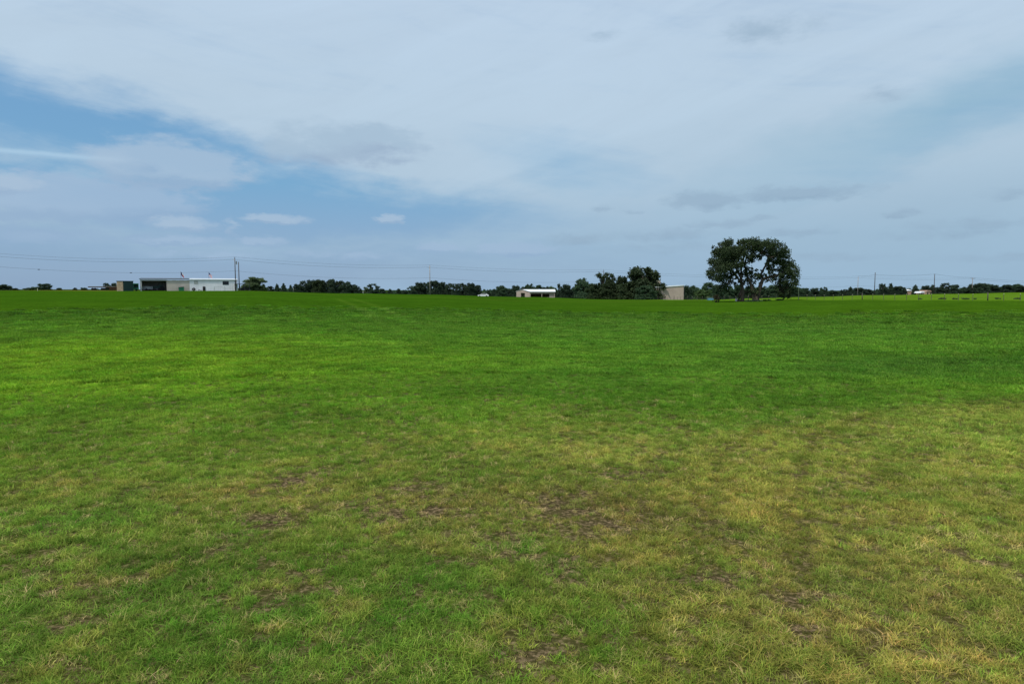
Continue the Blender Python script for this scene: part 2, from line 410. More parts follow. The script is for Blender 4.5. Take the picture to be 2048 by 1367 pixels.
def grass_mat():
    m, nt, b = nm('grass_blades'); L = nt.links.new
    tc = N(nt, 'ShaderNodeAttribute', attribute_name='tcol', attribute_type='INSTANCER')
    bl = N(nt, 'ShaderNodeAttribute', attribute_name='bl')
    cr = N(nt, 'ShaderNodeValToRGB'); L(bl.outputs['Fac'], cr.inputs[0])
    e = cr.color_ramp.elements; e[0].position = 0; e[0].color = (.66, .66, .45, 1); e[1].position = 1; e[1].color = (2.3, 1.5, 1.9, 1)
    e.new(.5).color = (1.08, 1.0, .70, 1); e.new(.80).color = (1.45, 1.28, .9, 1)
    mu = N(nt, 'ShaderNodeVectorMath', operation='MULTIPLY'); L(tc.outputs['Color'], mu.inputs[0]); L(cr.outputs[0], mu.inputs[1])
    sc = N(nt, 'ShaderNodeVectorMath', operation='SCALE'); sc.inputs['Scale'].default_value = 2.0; L(mu.outputs[0], sc.inputs[0])
    L(sc.outputs[0], b.inputs['Base Color']); b.inputs['Roughness'].default_value = .6; b.inputs['Specular IOR Level'].default_value = .06
    tr = N(nt, 'ShaderNodeBsdfTranslucent'); L(sc.outputs[0], tr.inputs['Color'])
    ms = N(nt, 'ShaderNodeMixShader'); ms.inputs[0].default_value = .35
    L(b.outputs[0], ms.inputs[1]); L(tr.outputs[0], ms.inputs[2]); L(ms.outputs[0], nt.nodes['Material Output'].inputs[0])
    return m
def build_grass():
    gm = grass_mat(); src = bpy.data.collections.new('grass_sources')
    specs = [(.04, .12), (.05, .15), (.03, .10), (.06, .20), (.04, .13), (.05, .17), (.04, .12)]
    for i, (h0, h1) in enumerate(specs):
        me = tuft_mesh('grass_tuft', 100 + i, 34, .115, h0, h1, .0095); me.materials.append(gm)
        src.objects.link(bpy.data.objects.new('grass_tuft_%d' % i, me))
    for i in range(3):
        me = tuft_mesh('grass_clump', 200 + i, 150, .42, .08, .20, .022); me.materials.append(gm)
        src.objects.link(bpy.data.objects.new('grass_tuft_%d' % (7 + i), me))
    rg = np.random.default_rng(5)
    def ring(r0, r1, dens):
        a = .82; n = int(a * (r1 * r1 - r0 * r0) * dens)
        r = np.sqrt(rg.random(n) * (r1 * r1 - r0 * r0) + r0 * r0); th = (rg.random(n) * 2 - 1) * a
        return r * np.sin(th), r * np.cos(th)
    PX, PY, SCL, IDX = [], [], [], []
    for (r0, r1, dens, s, far) in ((3.5, 14, 112, .84, 0), (14, 24, 84, .92, 0), (24, 38, 52, 1.12, 0), (38, 54, 10, 1.0, 1), (54, 80, 6, 1.15, 1), (80, 120, 3.2, 1.4, 1)):
        x, y = ring(r0, r1, dens)
        b = bare_mask(x, y); hn = fbm(x * .8, y * .8, 61, 4)
        fine = fbm(x * 4.2, y * 4.2, 63, 3)
        keep = rg.random(len(x)) > b * .70
        if not far: keep &= rg.random(len(x)) < .5 + .75 * sstep(.36, .58, fine)
        keep &= (x < fence_x(y) - .5)
        if far == 1 and r0 >= 80: keep &= rg.random(len(x)) < (1 - sstep(78, 122, np.hypot(x, y)))
        x, y, b, hn = x[keep], y[keep], b[keep], hn[keep]
        PX.append(x); PY.append(y); SCL.append(s * (.62 + .82 * hn) * (1 - .5 * b) * rg.uniform(.75, 1.25, len(x)))
        IDX.append(rg.integers(0, 7, len(x)) if not far else rg.integers(7, 10, len(x)))
    X = np.concatenate(PX); Y = np.concatenate(PY)
    S = np.concatenate(SCL) * (1 - .25 * track_mask(X, Y)); I = np.concatenate(IDX).astype(np.int32)
    R = np.hypot(X, Y)
    Z = gz(X, Y) + (fbm(X * .5, Y * .5, 81) - .5) * .10 * (1 - sstep(30, 80, R)) + (fbm(X * .07, Y * .07, 82) - .5) * .22 * (1 - sstep(90, 200, R))
    C = field_col(X, Y); C = C * (1 + rg.normal(0, .27, len(X)))[:, None].clip(.4, 1.9)
    TI = np.array([1.0, 0, 1.0])[None, :] * (rg.normal(0, .14, len(X)))[:, None]; C = C * (1 + TI).clip(.6, 1.6)
    C = C * (1 - .22 * sstep(60, 112, R))[:, None]
    # a share of cured, straw-coloured tufts close by
    st = (rg.random(len(X)) < (.05 + .25 * bare_mask(X, Y)) * (1 - sstep(22, 34, R)))
    C[st] = C[st] * .4 + lin((150, 142, 108)) * .6
    print('grass tufts', len(X))
    me = bpy.data.meshes.new('pasture_grass'); me.vertices.add(len(X)); me.vertices.foreach_set('co', np.stack([X, Y, Z], 1).astype(np.float32).ravel())
    a = me.attributes.new('tcol', 'FLOAT_COLOR', 'POINT'); a.data.foreach_set('color', np.concatenate([C, np.ones((len(X), 1))], 1).astype(np.float32).ravel())
    a = me.attributes.new('scl', 'FLOAT', 'POINT'); a.data.foreach_set('value', S.astype(np.float32))
    a = me.attributes.new('rotz', 'FLOAT', 'POINT'); a.data.foreach_set('value', (rg.random(len(X)) * 6.283).astype(np.float32))
    a = me.attributes.new('idx', 'INT', 'POINT'); a.data.foreach_set('value', I)
    o = bpy.data.objects.new('pasture_grass', me); COL.objects.link(o)
    tag(o, 'short green and straw coloured pasture grass covering the near field', 'grass', kind='stuff')
    ng = bpy.data.node_groups.new('scatter', 'GeometryNodeTree')
    ng.interface.new_socket('Geometry', in_out='INPUT', socket_type='NodeSocketGeometry'); ng.interface.new_socket('Geometry', in_out='OUTPUT', socket_type='NodeSocketGeometry')
    gi = ng.nodes.new('NodeGroupInput'); go = ng.nodes.new('NodeGroupOutput')
    ip = ng.nodes.new('GeometryNodeInstanceOnPoints'); ci = ng.nodes.new('GeometryNodeCollectionInfo')
    ci.inputs['Collection'].default_value = src; ci.inputs['Separate Children'].default_value = True; ci.inputs['Reset Children'].default_value = True
    ip.inputs['Pick Instance'].default_value = True
    def na(n, t):
        x = ng.nodes.new('GeometryNodeInputNamedAttribute'); x.data_type = t; x.inputs['Name'].default_value = n; return x.outputs['Attribute']
    l = ng.links.new
    cx = ng.nodes.new('ShaderNodeCombineXYZ'); l(na('rotz', 'FLOAT'), cx.inputs[2])
    er = ng.nodes.new('FunctionNodeEulerToRotation'); l(cx.outputs[0], er.inputs[0])
    cs = ng.nodes.new('ShaderNodeCombineXYZ'); s_ = na('scl', 'FLOAT')
    for k in range(3): l(s_, cs.inputs[k])
    l(gi.outputs[0], ip.inputs['Points']); l(ci.outputs[0], ip.inputs['Instance']); l(na('idx', 'INT'), ip.inputs['Instance Index'])
    l(er.outputs[0], ip.inputs['Rotation']); l(cs.outputs[0], ip.inputs['Scale']); l(ip.outputs[0], go.inputs[0])
    md = o.modifiers.new('scatter', 'NODES'); md.node_group = ng
build_grass()

# ------------------------------------------------------------------ trees
def leaves(blobs, leaf, dens, seed, name, mat, parent, clump=.35):
    """blobs: (x,y,z,r[,rz]); many small folded leaf-clump faces gathered in sprigs"""
    rg = np.random.default_rng(seed); P = []
    for b in blobs:
        r = b[3]; rz = b[4] if len(b) > 4 else r * .8
        n = int(max(60, 10.5 * dens * r * r / (leaf * leaf)))
        ns = max(6, n // 9)
        d = rg.normal(size=(ns, 3)); d /= np.linalg.norm(d, axis=1)[:, None]; q = d * (rg.random(ns) ** .45)[:, None]
        q *= np.array([r, r, rz]); c = q + np.array(b[:3])
        k = np.repeat(c, 9, axis=0) + rg.normal(size=(ns * 9, 3)) * clump * min(r, 1.6) * .55
        P.append(k)
    P = np.concatenate(P); n = len(P)
    u = rg.normal(size=(n, 3)); u /= np.linalg.norm(u, axis=1)[:, None]
    w = rg.normal(size=(n, 3)); w -= (w * u).sum(1)[:, None] * u; w /= np.linalg.norm(w, axis=1)[:, None]
    s = leaf * rg.uniform(.55, 1.25, n)[:, None] * .5
    nrm = np.cross(u, w)
    V = np.stack([P - u * s, P + w * s * .85 + nrm * s * .2, P + u * s, P - w * s * .85 + nrm * s * .25], 1).reshape(-1, 3)
    me = bpy.data.meshes.new(name); me.vertices.add(n * 4); me.vertices.foreach_set('co', V.astype(np.float32).ravel())
    me.loops.add(n * 4); me.loops.foreach_set('vertex_index', np.arange(n * 4, dtype=np.int32))
    me.polygons.add(n); me.polygons.foreach_set('loop_start', np.arange(0, n * 4, 4, dtype=np.int32)); me.polygons.foreach_set('loop_total', np.full(n, 4, np.int32))
    me.update()
    a = me.attributes.new('rnd', 'FLOAT', 'POINT'); sp_ = np.repeat(rg.random(n // 9 + 1), 9)[:n]
    a.data.foreach_set('value', np.repeat(np.clip(sp_ * .65 + rg.random(n) * .35, 0, 1), 4).astype(np.float32))
    me.materials.append(mat)
    o = bpy.data.objects.new(name, me); COL.objects.link(o); o.parent = parent
    return o

def proto_tree(kind, seed):
    """unit-height tree (1 high, ~1 wide) at the origin"""
    rg = random.Random(seed); t = thing('tree', 'tree', 'tree', (0, 0, 0))
    blobs = []; tr = MB(); H = 10.0
    if kind in ('round', 'open'):
        for i in range(13):
            a = i * .4833 + .2; q = 3.9 if kind == 'round' else 3.1; blobs.append((q * math.cos(a), q * math.sin(a), rg.uniform(.7, 1.3), 1.35)); blobs.append((.8 * q * math.cos(a + .2), .8 * q * math.sin(a + .2), rg.uniform(2.2, 3.2), 1.3))
    if kind == 'round':
        tr.tube([(0, 0, -1.5), (.15, .1, 2), (.3, 0, 5), (.2, .2, 8)], [.32, .26, .18, .06])
        for i in range(44):
            a = rg.random() * 6.283; z = rg.uniform(.16, .93); w = math.sin(math.pi * min(1, (z * .85 + .12))) ** .42 * 4.9
            r = w * rg.uniform(.3, .95); x, y = r * math.cos(a), r * math.sin(a); rr = rg.uniform(.9, 1.6)
            blobs.append((x, y, z * H, rr)); 
            if i % 4 == 0: tr.tube([(.2, 0, 2 + 2.5 * z), (x * .5, y * .5, z * H * .75), (x, y, z * H)], [.16, .1, .04], 5)
        leaf, dens = .46, 4.2
    elif kind == 'cone':
        tr.tube([(0, 0, -1.5), (0, 0, 5), (.1, 0, 9.6)], [.25, .15, .04])
        for i in range(26):
            z = (i + .5) / 26; w = (1 - z) ** .55 * 3.6 * rg.uniform(.7, 1.15) + .3; a = i * 2.4
            blobs.append((w * .6 * math.cos(a), w * .6 * math.sin(a), z * H * .97 + rg.uniform(-.3, .5), .5 + w * .33))
        leaf, dens = .42, 4.5
    elif kind == 'open':
        tr.tube([(0, 0, -1.5), (.1, 0, 2.2), (-.3, .2, 5), (-.2, 0, 8)], [.38, .3, .2, .06])
        for i in range(38):
            a = rg.random() * 6.283; z = rg.uniform(.25, .94); w = math.sin(math.pi * min(1, z * .82 + .15)) ** .42 * 4.8
            r = w * rg.uniform(.35, 1); x, y = r * math.cos(a), r * math.sin(a)
            blobs.append((x, y, z * H, rg.uniform(.7, 1.3)))
            if i % 2 == 0: tr.tube([(0, 0, 1.8 + 2.5 * z), (x * .5, y * .5, z * H * .72), (x, y, z * H)], [.17, .1, .04], 5)
        leaf, dens = .40, 3.8
    else:  # airy
        tr.tube([(0, 0, -1.5), (.1, 0, 2), (.2, 0, 5)], [.2, .15, .06])
        for i in range(60):
            a = rg.random() * 6.283; z = rg.random(); w = math.sin(math.pi * min(1, z * .75 + .2)) ** .7 * 4.8; r = w * rg.uniform(.1, 1)
            x, y = r * math.cos(a), r * math.sin(a); blobs.append((x, y, z * H * .93 + .4, rg.uniform(.8, 1.3)))
            if i % 4 == 0: tr.tube([(.1, 0, 1.5 + z), (x * .5, y * .5, z * H * .7), (x, y, z * H)], [.1, .06, .03], 5)
        leaf, dens = .34, 1.5
    tr.build('trunk', M['bark'], t, True)
    return t, blobs, leaf, dens
PROTO = {}
def get_proto(kind, mat, k):
    key = (kind, mat, k)
    if key in PROTO: return PROTO[key], True
    t, blobs, leaf, dens = proto_tree(kind, hash_(key)); leaves(blobs, leaf, dens, hash_(key), 'crown', LM[mat], t)
    PROTO[key] = t; return t, False
def hash_(key): return sum((i + 1) * ord(c) for i, c in enumerate(''.join(map(str, key)))) % 9973
ORD = ['first', 'second', 'third', 'fourth', 'fifth', 'sixth', 'seventh', 'eighth', 'ninth', 'tenth', 'eleventh', 'twelfth', 'thirteenth']
DESC = {('round', 'dark'): ('oak_tree', 'dark rounded tree'), ('round', 'mid'): ('oak_tree', 'mid green rounded tree'), ('cone', 'dark'): ('cedar_tree', 'dark pointed cedar'),
        ('cone', 'mid'): ('cedar_tree', 'mid green pointed cedar'), ('open', 'dark'): ('oak_tree', 'dark open crowned tree'), ('open', 'oak'): ('oak_tree', 'dark open crowned oak'), ('round', 'light'): ('bush', 'light green rounded bush'),
        ('round', 'pale'): ('mesquite_tree', 'pale green mesquite'), ('open', 'mid'): ('oak_tree', 'mid green open crowned tree'), ('round', 'oak'): ('oak_tree', 'dark olive rounded oak'), ('airy', 'brown'): ('bush', 'brownish bush'), ('open', 'light'): ('bush', 'light green loose tree')}
cnt = {}
def place_tree(px, top, w, D, kind, mat, where=None, label=None, group='trees along the far edge of the field', base=None):
    k = cnt.get((kind, mat), 0) % 3; cnt[(kind, mat)] = cnt.get((kind, mat), 0) + 1
    pr, used = get_proto(kind, mat, k)
    wt = W(px, top, D); gzv = g(wt.x, D) if base is None else W(px, base, D).z
    h = (wt.z - gzv) * .99; wd = w / F * D
    nmn, ds = DESC[(kind, mat)]
    t = copy_thing(pr, (0, 0, 0)) if used else pr
    t.name = nmn
    t.location = (wt.x, D, gzv); t.rotation_euler = (0, 0, random.random() * 6.28); t.scale = (wd / 9.2, wd / 9.2, h / 10.2)
    t['label'] = label or ds; t['category'] = 'bush' if nmn == 'bush' else 'tree'
    if group: t['group'] = group
    return t
CL = [
 ('the low trees at far left', [(5, 568, 26, 520, 'round', 'dark'), (28, 576, 18, 540, 'round', 'dark'), (62, 573, 24, 520, 'round', 'mid'), (88, 567, 30, 500, 'round', 'mid'), (118, 575.5, 14, 560, 'round', 'dark'), (150, 575, 16, 560, 'cone', 'dark'), (168, 574.5, 14, 560, 'round', 'dark')]),
 ('the pair above the flatbed trailer', [(214, 565, 14, 330, 'open', 'dark'), (227, 566, 14, 332, 'round', 'dark')]),
 ('the row right of the white building', [(527, 567, 15, 420, 'cone', 'dark'), (541, 572, 14, 425, 'round', 'dark'), (554, 567, 14, 420, 'cone', 'dark'), (567, 566, 15, 424, 'cone', 'dark'), (581, 569, 12, 420, 'cone', 'dark')]),
 ('the long grove left of the lone pole', [(596, 567, 22, 372, 'round', 'dark'), (609, 561, 24, 380, 'open', 'dark'), (622, 560, 26, 384, 'round', 'dark'), (637, 559, 26, 376, 'round', 'oak'), (650, 559, 26, 388, 'open', 'dark'), (663, 558, 26, 380, 'round', 'dark'), (678, 560, 26, 386, 'round', 'oak'), (691, 562, 24, 378, 'open', 'dark'), (703, 567, 22, 384, 'round', 'dark'), (713, 572, 18, 380, 'round', 'dark')]),
 ('the small trees between dark groves', [(721, 576, 12, 410, 'cone', 'dark'), (732, 573, 13, 400, 'round', 'pale'), (746, 567, 26, 385, 'open', 'dark'), (764, 577, 16, 400, 'round', 'dark'), (780, 577, 16, 400, 'cone', 'mid'), (797, 576.5, 18, 404, 'cone', 'mid'), (809, 579, 12, 410, 'round', 'dark')]),
 ('the grove behind the lone pole', [(826, 570, 22, 372, 'open', 'dark'), (839, 565, 24, 380, 'round', 'dark'), (853, 563, 24, 384, 'open', 'dark'), (869, 561, 26, 376, 'round', 'dark'), (884, 563, 22, 386, 'round', 'dark'), (898, 566, 20, 380, 'open', 'dark'), (911, 565, 20, 376, 'open', 'dark'), (926, 565, 22, 384, 'open', 'dark'), (941, 566, 22, 378, 'round', 'dark'), (955, 570, 20, 382, 'round', 'dark')]),
 ('the row behind the low shed', [(977, 580, 14, 410, 'cone', 'dark'), (988, 577, 16, 410, 'cone', 'dark'), (1003, 571, 24, 400, 'round', 'mid'), (1019, 577, 16, 410, 'round', 'dark'), (1031, 571, 22, 400, 'round', 'dark'), (1047, 573, 16, 402, 'round', 'dark'), (1060, 566, 22, 400, 'round', 'mid'), (1078, 570, 20, 404, 'round', 'mid'), (1092, 572, 18, 398, 'round', 'dark'), (1105, 572, 20, 402, 'round', 'light')]),
 ('the trees just right of the low shed', [(1120, 567, 16, 398, 'open', 'dark'), (1134, 569, 26, 380, 'round', 'dark'), (1148, 575, 16, 380, 'round', 'dark')]),
 ('the trees right of the tan barn', [(1372, 570, 20, 330, 'round', 'dark'), (1384, 571, 20, 338, 'round', 'mid'), (1398, 575, 20, 340, 'round', 'mid'), (1418, 565, 34, 350, 'round', 'mid'), (1436, 569, 26, 360, 'round', 'mid')]),
 ('the trees behind the big oaks', [(1456, 571, 26, 370, 'round', 'mid'), (1476, 569, 24, 372, 'round', 'mid'), (1498, 571, 26, 374, 'round', 'mid'), (1522, 571, 28, 372, 'round', 'mid'), (1546, 570, 28, 376, 'round', 'mid'), (1570, 573, 26, 370, 'round', 'mid'), (1592, 573, 24, 374, 'round', 'mid')]),
 ('the row right of the big oaks', [(1610, 576, 22, 430, 'round', 'mid'), (1629, 576, 22, 436, 'round', 'dark'), (1642, 574, 14, 430, 'cone', 'mid'), (1650, 573, 16, 430, 'open', 'mid'), (1666, 580, 20, 440, 'round', 'mid')]),
 ('the trees left of the tallest pole', [(1689, 577, 18, 440, 'open', 'dark'), (1701, 573, 18, 436, 'cone', 'dark'), (1718, 575, 24, 430, 'round', 'dark'), (1733, 577, 22, 436, 'round', 'dark'), (1745, 581, 16, 440, 'round', 'dark')]),
 ('the trees right of the tallest pole', [(1767, 566, 18, 430, 'open', 'dark'), (1782, 566, 18, 436, 'cone', 'dark'), (1797, 572, 22, 430, 'round', 'dark'), (1809, 574, 16, 436, 'cone', 'dark'), (1831, 569, 18, 430, 'cone', 'dark')]),
 ('the wood behind the peach house', [(1853, 570, 18, 450, 'round', 'dark'), (1866, 569, 20, 456, 'cone', 'dark'), (1880, 573, 20, 450, 'round', 'dark'), (1894, 565.5, 26, 456, 'open', 'dark'), (1910, 569, 26, 450, 'round', 'dark'), (1923, 575, 18, 450, 'round', 'mid')]),
 ('the far wood at right edge', [(1936, 573, 22, 450, 'round', 'dark'), (1949, 568, 24, 456, 'round', 'dark'), (1962, 566, 26, 450, 'round', 'dark'), (1975, 567, 24, 456, 'round', 'dark'), (1988, 570, 22, 450, 'round', 'dark'), (2000, 573, 20, 456, 'round', 'mid'), (2016, 569, 26, 450, 'round', 'dark'), (2031, 568, 26, 456, 'round', 'mid'), (2047, 570, 24, 450, 'round', 'dark'), (2066, 568, 26, 452, 'round', 'dark')]),
]
for where, lst in CL:
    for i, (px, top, w, D, kind, mat) in enumerate(lst):
        ds = DESC[(kind, mat)][1]
        place_tree(px, top, w, D, kind, mat, label='%s, %s from left in %s' % (ds, ORD[i], where))
place_tree(505, 551, 50, 262, 'round', 'pale', label='pale green mesquite tree beside the canopy right of the white building', group=None)
place_tree(1168, 554, 34, 330, 'round', 'mid', label='tall green tree with a jagged top, left of the two dark oaks', group=None)
place_tree(1209, 543, 52, 292, 'open', 'oak', label='dark spreading oak left of the larger round oak by the barn', group=None)
place_tree(1192, 566, 34, 288, 'round', 'oak', label='low dark oak filling in below the spreading oak', group=None)
place_tree(1226, 565, 44, 284, 'round', 'oak', label='low dark oak filling the gap between two taller oaks', group=None)
place_tree(1287, 531, 80, 272, 'round', 'oak', label='large round dark oak overhanging the tan barn', group=None)
place_tree(1262, 560, 46, 272, 'round', 'oak', label='low dark oak on the left under the large round oak', group=None)
place_tree(1291, 571, 40, 262, 'round', 'mid', label='green bush in front of the large round oak', group=None)
place_tree(1407, 579, 36, 285, 'round', 'light', label='bright green rounded bush between the tan barn and the big oaks', group=None)
place_tree(1243, 552, 30, 286, 'round', 'oak', label='narrow dark oak just left of the large round oak', group=None)

# distant wood: low continuous cover that reads as one mass
def far_wood():
    blobs = []; rg = random.Random(3)
    for (a, b, top, D) in ((20, 230, 577.5, 900), (500, 592, 576, 620), (716, 815, 581, 560), (965, 1160, 578, 560), (1365, 1610, 576, 540), (1600, 1760, 582, 640), (1755, 2080, 577, 640)):
        px = a
        while px < b:
            t = top + rg.uniform(-1.2, 1.5); w = W(px, t, D + rg.uniform(-30, 30)); z0 = g(w.x, w.y)
            h = w.z - z0; r = 4.2
            zz = w.z - r * .8
            while zz > z0 + 1 and zz > w.z - 14:
                blobs.append((w.x, w.y, zz, r)); zz -= 4.5
            px += 1.5 * r / D * F * rg.uniform(.5, .9)
    o = leaves(blobs, 1.2, 5, 77, 'distant_wood', LM['mid'], None)
    tag(o, 'low distant wood along the horizon behind the nearer trees', 'wood', kind='stuff')
far_wood()

# ---- the pair of big oaks by the fence (coordinates in a local plane: x right, z up, metres from a reference)
OD = 178.0
def zo(zx, zy, dy=0):
    w = W(1380 + zx / 7.596, 450 + zy / 7.594, OD); return Vector((w.x, OD + dy, w.z))
def big_oak(label, base, blobs, limbs, seed):
    b0 = zo(*base); b0.z = g(b0.x, OD); t = thing('oak_tree', label, 'tree', b0, 0, 'big oaks by the fence')
    rg = random.Random(seed); tr = MB(); L = []
    for pts, rad in limbs:
        P = []
        for (x, y, dy) in pts:
            p = zo(x, y, dy) - b0; P.append(p)
        if pts[0][1] > 1090: P.insert(0, P[0] + Vector((0, 0, -1.2)))
        rr = np.linspace(rad[0], rad[1], len(P)); tr.tube(P, list(rr), 8)
    sc = OD / F / 7.596
    tips = [p for pts, r in limbs for p in pts[1:]]
    for i, (x, y, r) in enumerate(blobs):
        R = r * sc * 1.0
        inner = 1 if r >= 75 else .5
        for dy in ([-3.4, 0, 3.4] if r >= 80 else [-1.7, 1.7] if r > 55 else [0]):
            d = dy + rg.uniform(-1.2, 1.2)
            p = zo(x + rg.uniform(-14, 14), y + rg.uniform(-14, 14), d) - b0
            L.append((p.x, p.y, p.z, R * .86, R * .74))
        if i % 2 == 0:
            n = min(tips, key=lambda q: (q[0] - x) ** 2 + (q[1] - y) ** 2)
            a = zo(*n) - b0; e = zo(x, y, 0) - b0; m = (a + e) / 2 + Vector((rg.uniform(-.4, .4), rg.uniform(-1, 1), rg.uniform(-.2, .5)))
            tr.tube([a, m, e], [.13, .09, .04], 5)
    tr.build('trunk', M['bark'], t, True)
    leaves(L, .34, 2.6, seed, 'crown', LM['oak'], t, .36)
    return t
big_oak('big dark oak, the left one of the pair by the fence', (790, 1145),
    [(420, 370, 70), (535, 285, 90), (620, 270, 55), (480, 430, 110), (400, 560, 85), (590, 420, 105), (700, 380, 90), (440, 670, 110), (330, 730, 75), (370, 800, 60), (520, 640, 105), (560, 530, 110),
     (650, 600, 95), (700, 490, 90), (760, 430, 80), (480, 800, 80), (570, 790, 60), (440, 850, 50), (650, 720, 60), (765, 600, 60), (740, 700, 50), (530, 900, 70), (505, 970, 70), (465, 1050, 48), (560, 1000, 48),
     (890, 670, 50), (960, 705, 48), (1005, 745, 38), (860, 770, 50), (930, 800, 44), (700, 800, 40), (820, 700, 50), (380, 430, 50), (300, 690, 45), (370, 340, 35), (820, 860, 36), (900, 880, 40), (860, 640, 44), (930, 650, 40), (985, 690, 38), (870, 840, 44), (940, 860, 44), (1000, 790, 36), (690, 880, 44), (620, 850, 50), (700, 960, 36), (820, 760, 46), (900, 740, 50), (960, 780, 44), (930, 840, 44), (840, 900, 40), (880, 950, 46), (900, 1030, 46), (940, 1080, 44), (660, 760, 50), (620, 800, 46), (760, 860, 36)],
    [([(795, 1140, 0), (800, 1020, 0), (785, 900, 0), (775, 800, 0), (790, 650, .5), (820, 480, 0), (840, 360, 0)], (.62, .16)),
     ([(785, 900, 0), (700, 790, -1), (600, 700, -2), (470, 640, -2)], (.3, .1)), ([(775, 800, 0), (690, 600, 1), (600, 460, 1), (540, 330, 0)], (.3, .1)),
     ([(790, 940, 0), (860, 830, 1), (930, 740, 1)], (.25, .08)), ([(740, 1150, 0), (750, 1060, 0), (790, 980, 0)], (.5, .3)), ([(700, 790, -1), (560, 880, -1), (510, 960, -1)], (.15, .05))], 11)
big_oak('big dark oak, right of the pair by the fence, foliage hanging low', (1010, 1140),
    [(750, 235, 46), (810, 265, 65), (900, 245, 85), (985, 295, 85), (870, 350, 75), (1000, 380, 75), (1100, 300, 95), (1200, 290, 80), (1185, 400, 85), (1285, 350, 85), (1370, 420, 85), (1430, 480, 75),
     (1290, 460, 85), (1350, 560, 75), (1450, 590, 80), (1535, 620, 62), (1560, 700, 66), (1500, 760, 90), (1430, 690, 85), (1570, 820, 62), (1605, 905, 46), (1480, 900, 85), (1555, 950, 70), (1450, 1000, 75),
     (1520, 1035, 52), (1400, 850, 65), (1345, 760, 60), (1260, 750, 50), (1215, 690, 50), (1195, 600, 40), (1215, 520, 55), (1120, 440, 50), (940, 510, 45), (900, 540, 34), (1150, 770, 34), (1245, 840, 36),
     (1350, 940, 50), (1330, 1010, 34), (1060, 770, 30), (1000, 860, 40), (950, 930, 46), (930, 1010, 44), (1400, 1050, 42), (1540, 560, 40), (1470, 400, 40), (920, 460, 46), (1030, 470, 40), (1020, 960, 40), (960, 1080, 40), (1060, 1090, 34), (1190, 740, 44), (1240, 790, 44), (1290, 830, 48), (1330, 890, 50), (1200, 830, 36), (1140, 850, 34), (1290, 960, 44), (1360, 1040, 48), (1430, 1080, 44), (1500, 1080, 44), (1120, 700, 36), (1180, 640, 46), (1240, 620, 54), (1290, 680, 54), (1250, 560, 60), (1000, 1040, 44), (980, 980, 44), (1100, 960, 34), (900, 480, 58), (1000, 455, 66), (1080, 485, 50), (950, 540, 42), (1190, 560, 50), (1195, 670, 44), (1010, 780, 50), (1060, 750, 44), (1080, 820, 46), (1130, 770, 42), (860, 560, 40), (1060, 880, 40)],
    [([(1010, 1135, 0), (1045, 1010, 0), (1075, 900, 0), (1110, 820, 0), (1180, 795, 0), (1290, 770, -1), (1400, 720, -1), (1480, 640, 0)], (.75, .14)),
     ([(1110, 820, 0), (1100, 740, 1), (1165, 620, 1), (1210, 500, 0), (1200, 380, 0)], (.34, .12)), ([(975, 1140, 0), (950, 1010, 0), (920, 880, 0), (880, 760, 1), (850, 600, 1), (870, 420, 0), (920, 300, 0)], (.55, .12)),
     ([(1210, 500, 0), (1100, 400, 0), (1010, 340, 0)], (.2, .08)), ([(1180, 795, 0), (1200, 860, -1), (1250, 900, -1)], (.14, .06)), ([(1210, 500, 0), (1320, 460, 0), (1420, 500, 0)], (.2, .08)),
     ([(1390, 1090, 1), (1388, 980, 1), (1392, 860, 1), (1410, 740, 0)], (.3, .14))], 23)
place_tree(1433, 589, 15, 177, 'airy', 'brown', label='small brownish brush at the foot of the left big oak', group=None)
bpy.context.view_layer.update()

# ------------------------------------------------------------------ buildings
def ribs(mb, x0, x1, yf, z0, z1, step=.75, w=.07, d=.035):
    x = x0 + step * .5
    while x < x1 - .05: mb.span(x - w / 2, x + w / 2, yf - d, yf - .001, z0, z1); x += step
def X_at(px, D): return (px - 1024) / F * D * (1 / (cp + 0.078 * sp))  # near the horizon
def XW(px, D): return W(px, 577, D).x
D1 = 226.0
# tan shed with open bay and the white building share one frontage, turned to face the field
D1 = 222.0; RZ = math.radians(25); CR, SN = math.cos(RZ), math.sin(RZ)
xa = XW(280.5, D1); gx = g(xa, D1)
def sl_at(px):
    k = XW(px, 1000.0) / 1000.0; return (k * D1 - xa) / (CR - k * SN)
def zl_at(px, py): return W(px, py, D1 + sl_at(px) * SN).z - gx
def PL(px, off): s = sl_at(px); x = xa + s * CR + off * SN; y = D1 + s * SN - off * CR; return (x, y, g(x, y))
T = thing('open_shed', 'tan metal shed with a dark open bay, left of the white building', 'shed', (xa, D1, gx), RZ)
Lw = sl_at(379.5); bay = sl_at(333.5); Dp = 10.0; zt = zl_at(330, 557.6)
w = MB(); w.span(bay, Lw - .01, 0, .15, -.6, zt - .35); ribs(w, bay, Lw, 0, 0, zt - .36, .6, .06)
w.span(0, .12, .2, Dp, -.6, zt - .2); w.span(.12, Lw - .01, Dp - .12, Dp, -.6, zt - .3); w.span(bay, bay + .12, .15, Dp - .12, -.6, zt - .35)
w.build('wall', M['tan'], T)
f = MB(); f.span(0, .5, -.03, .19, -.6, zt - .25); f.span(.5, bay, -.03, .19, zt - .62, zt - .25); f.build('door_frame', M['greytrim'], T)
r = MB(); r.prismx([(-.35, zt - .12), (-.35, zt + .04), (Dp + .3, zt + .42), (Dp + .3, zt + .26)], -.25, Lw - .05); r.build('roof', M['trim'], T)
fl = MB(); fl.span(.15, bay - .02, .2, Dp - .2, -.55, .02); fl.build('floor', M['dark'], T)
for px0, px1 in ((337.5, 344), (352, 359.5), (368, 374.5)):
    s = MB(); s.span(sl_at(px0), sl_at(px1), -.06, -.003, zt - .56, zt - .36); s.build('light_panel', M['fwhite'], T)
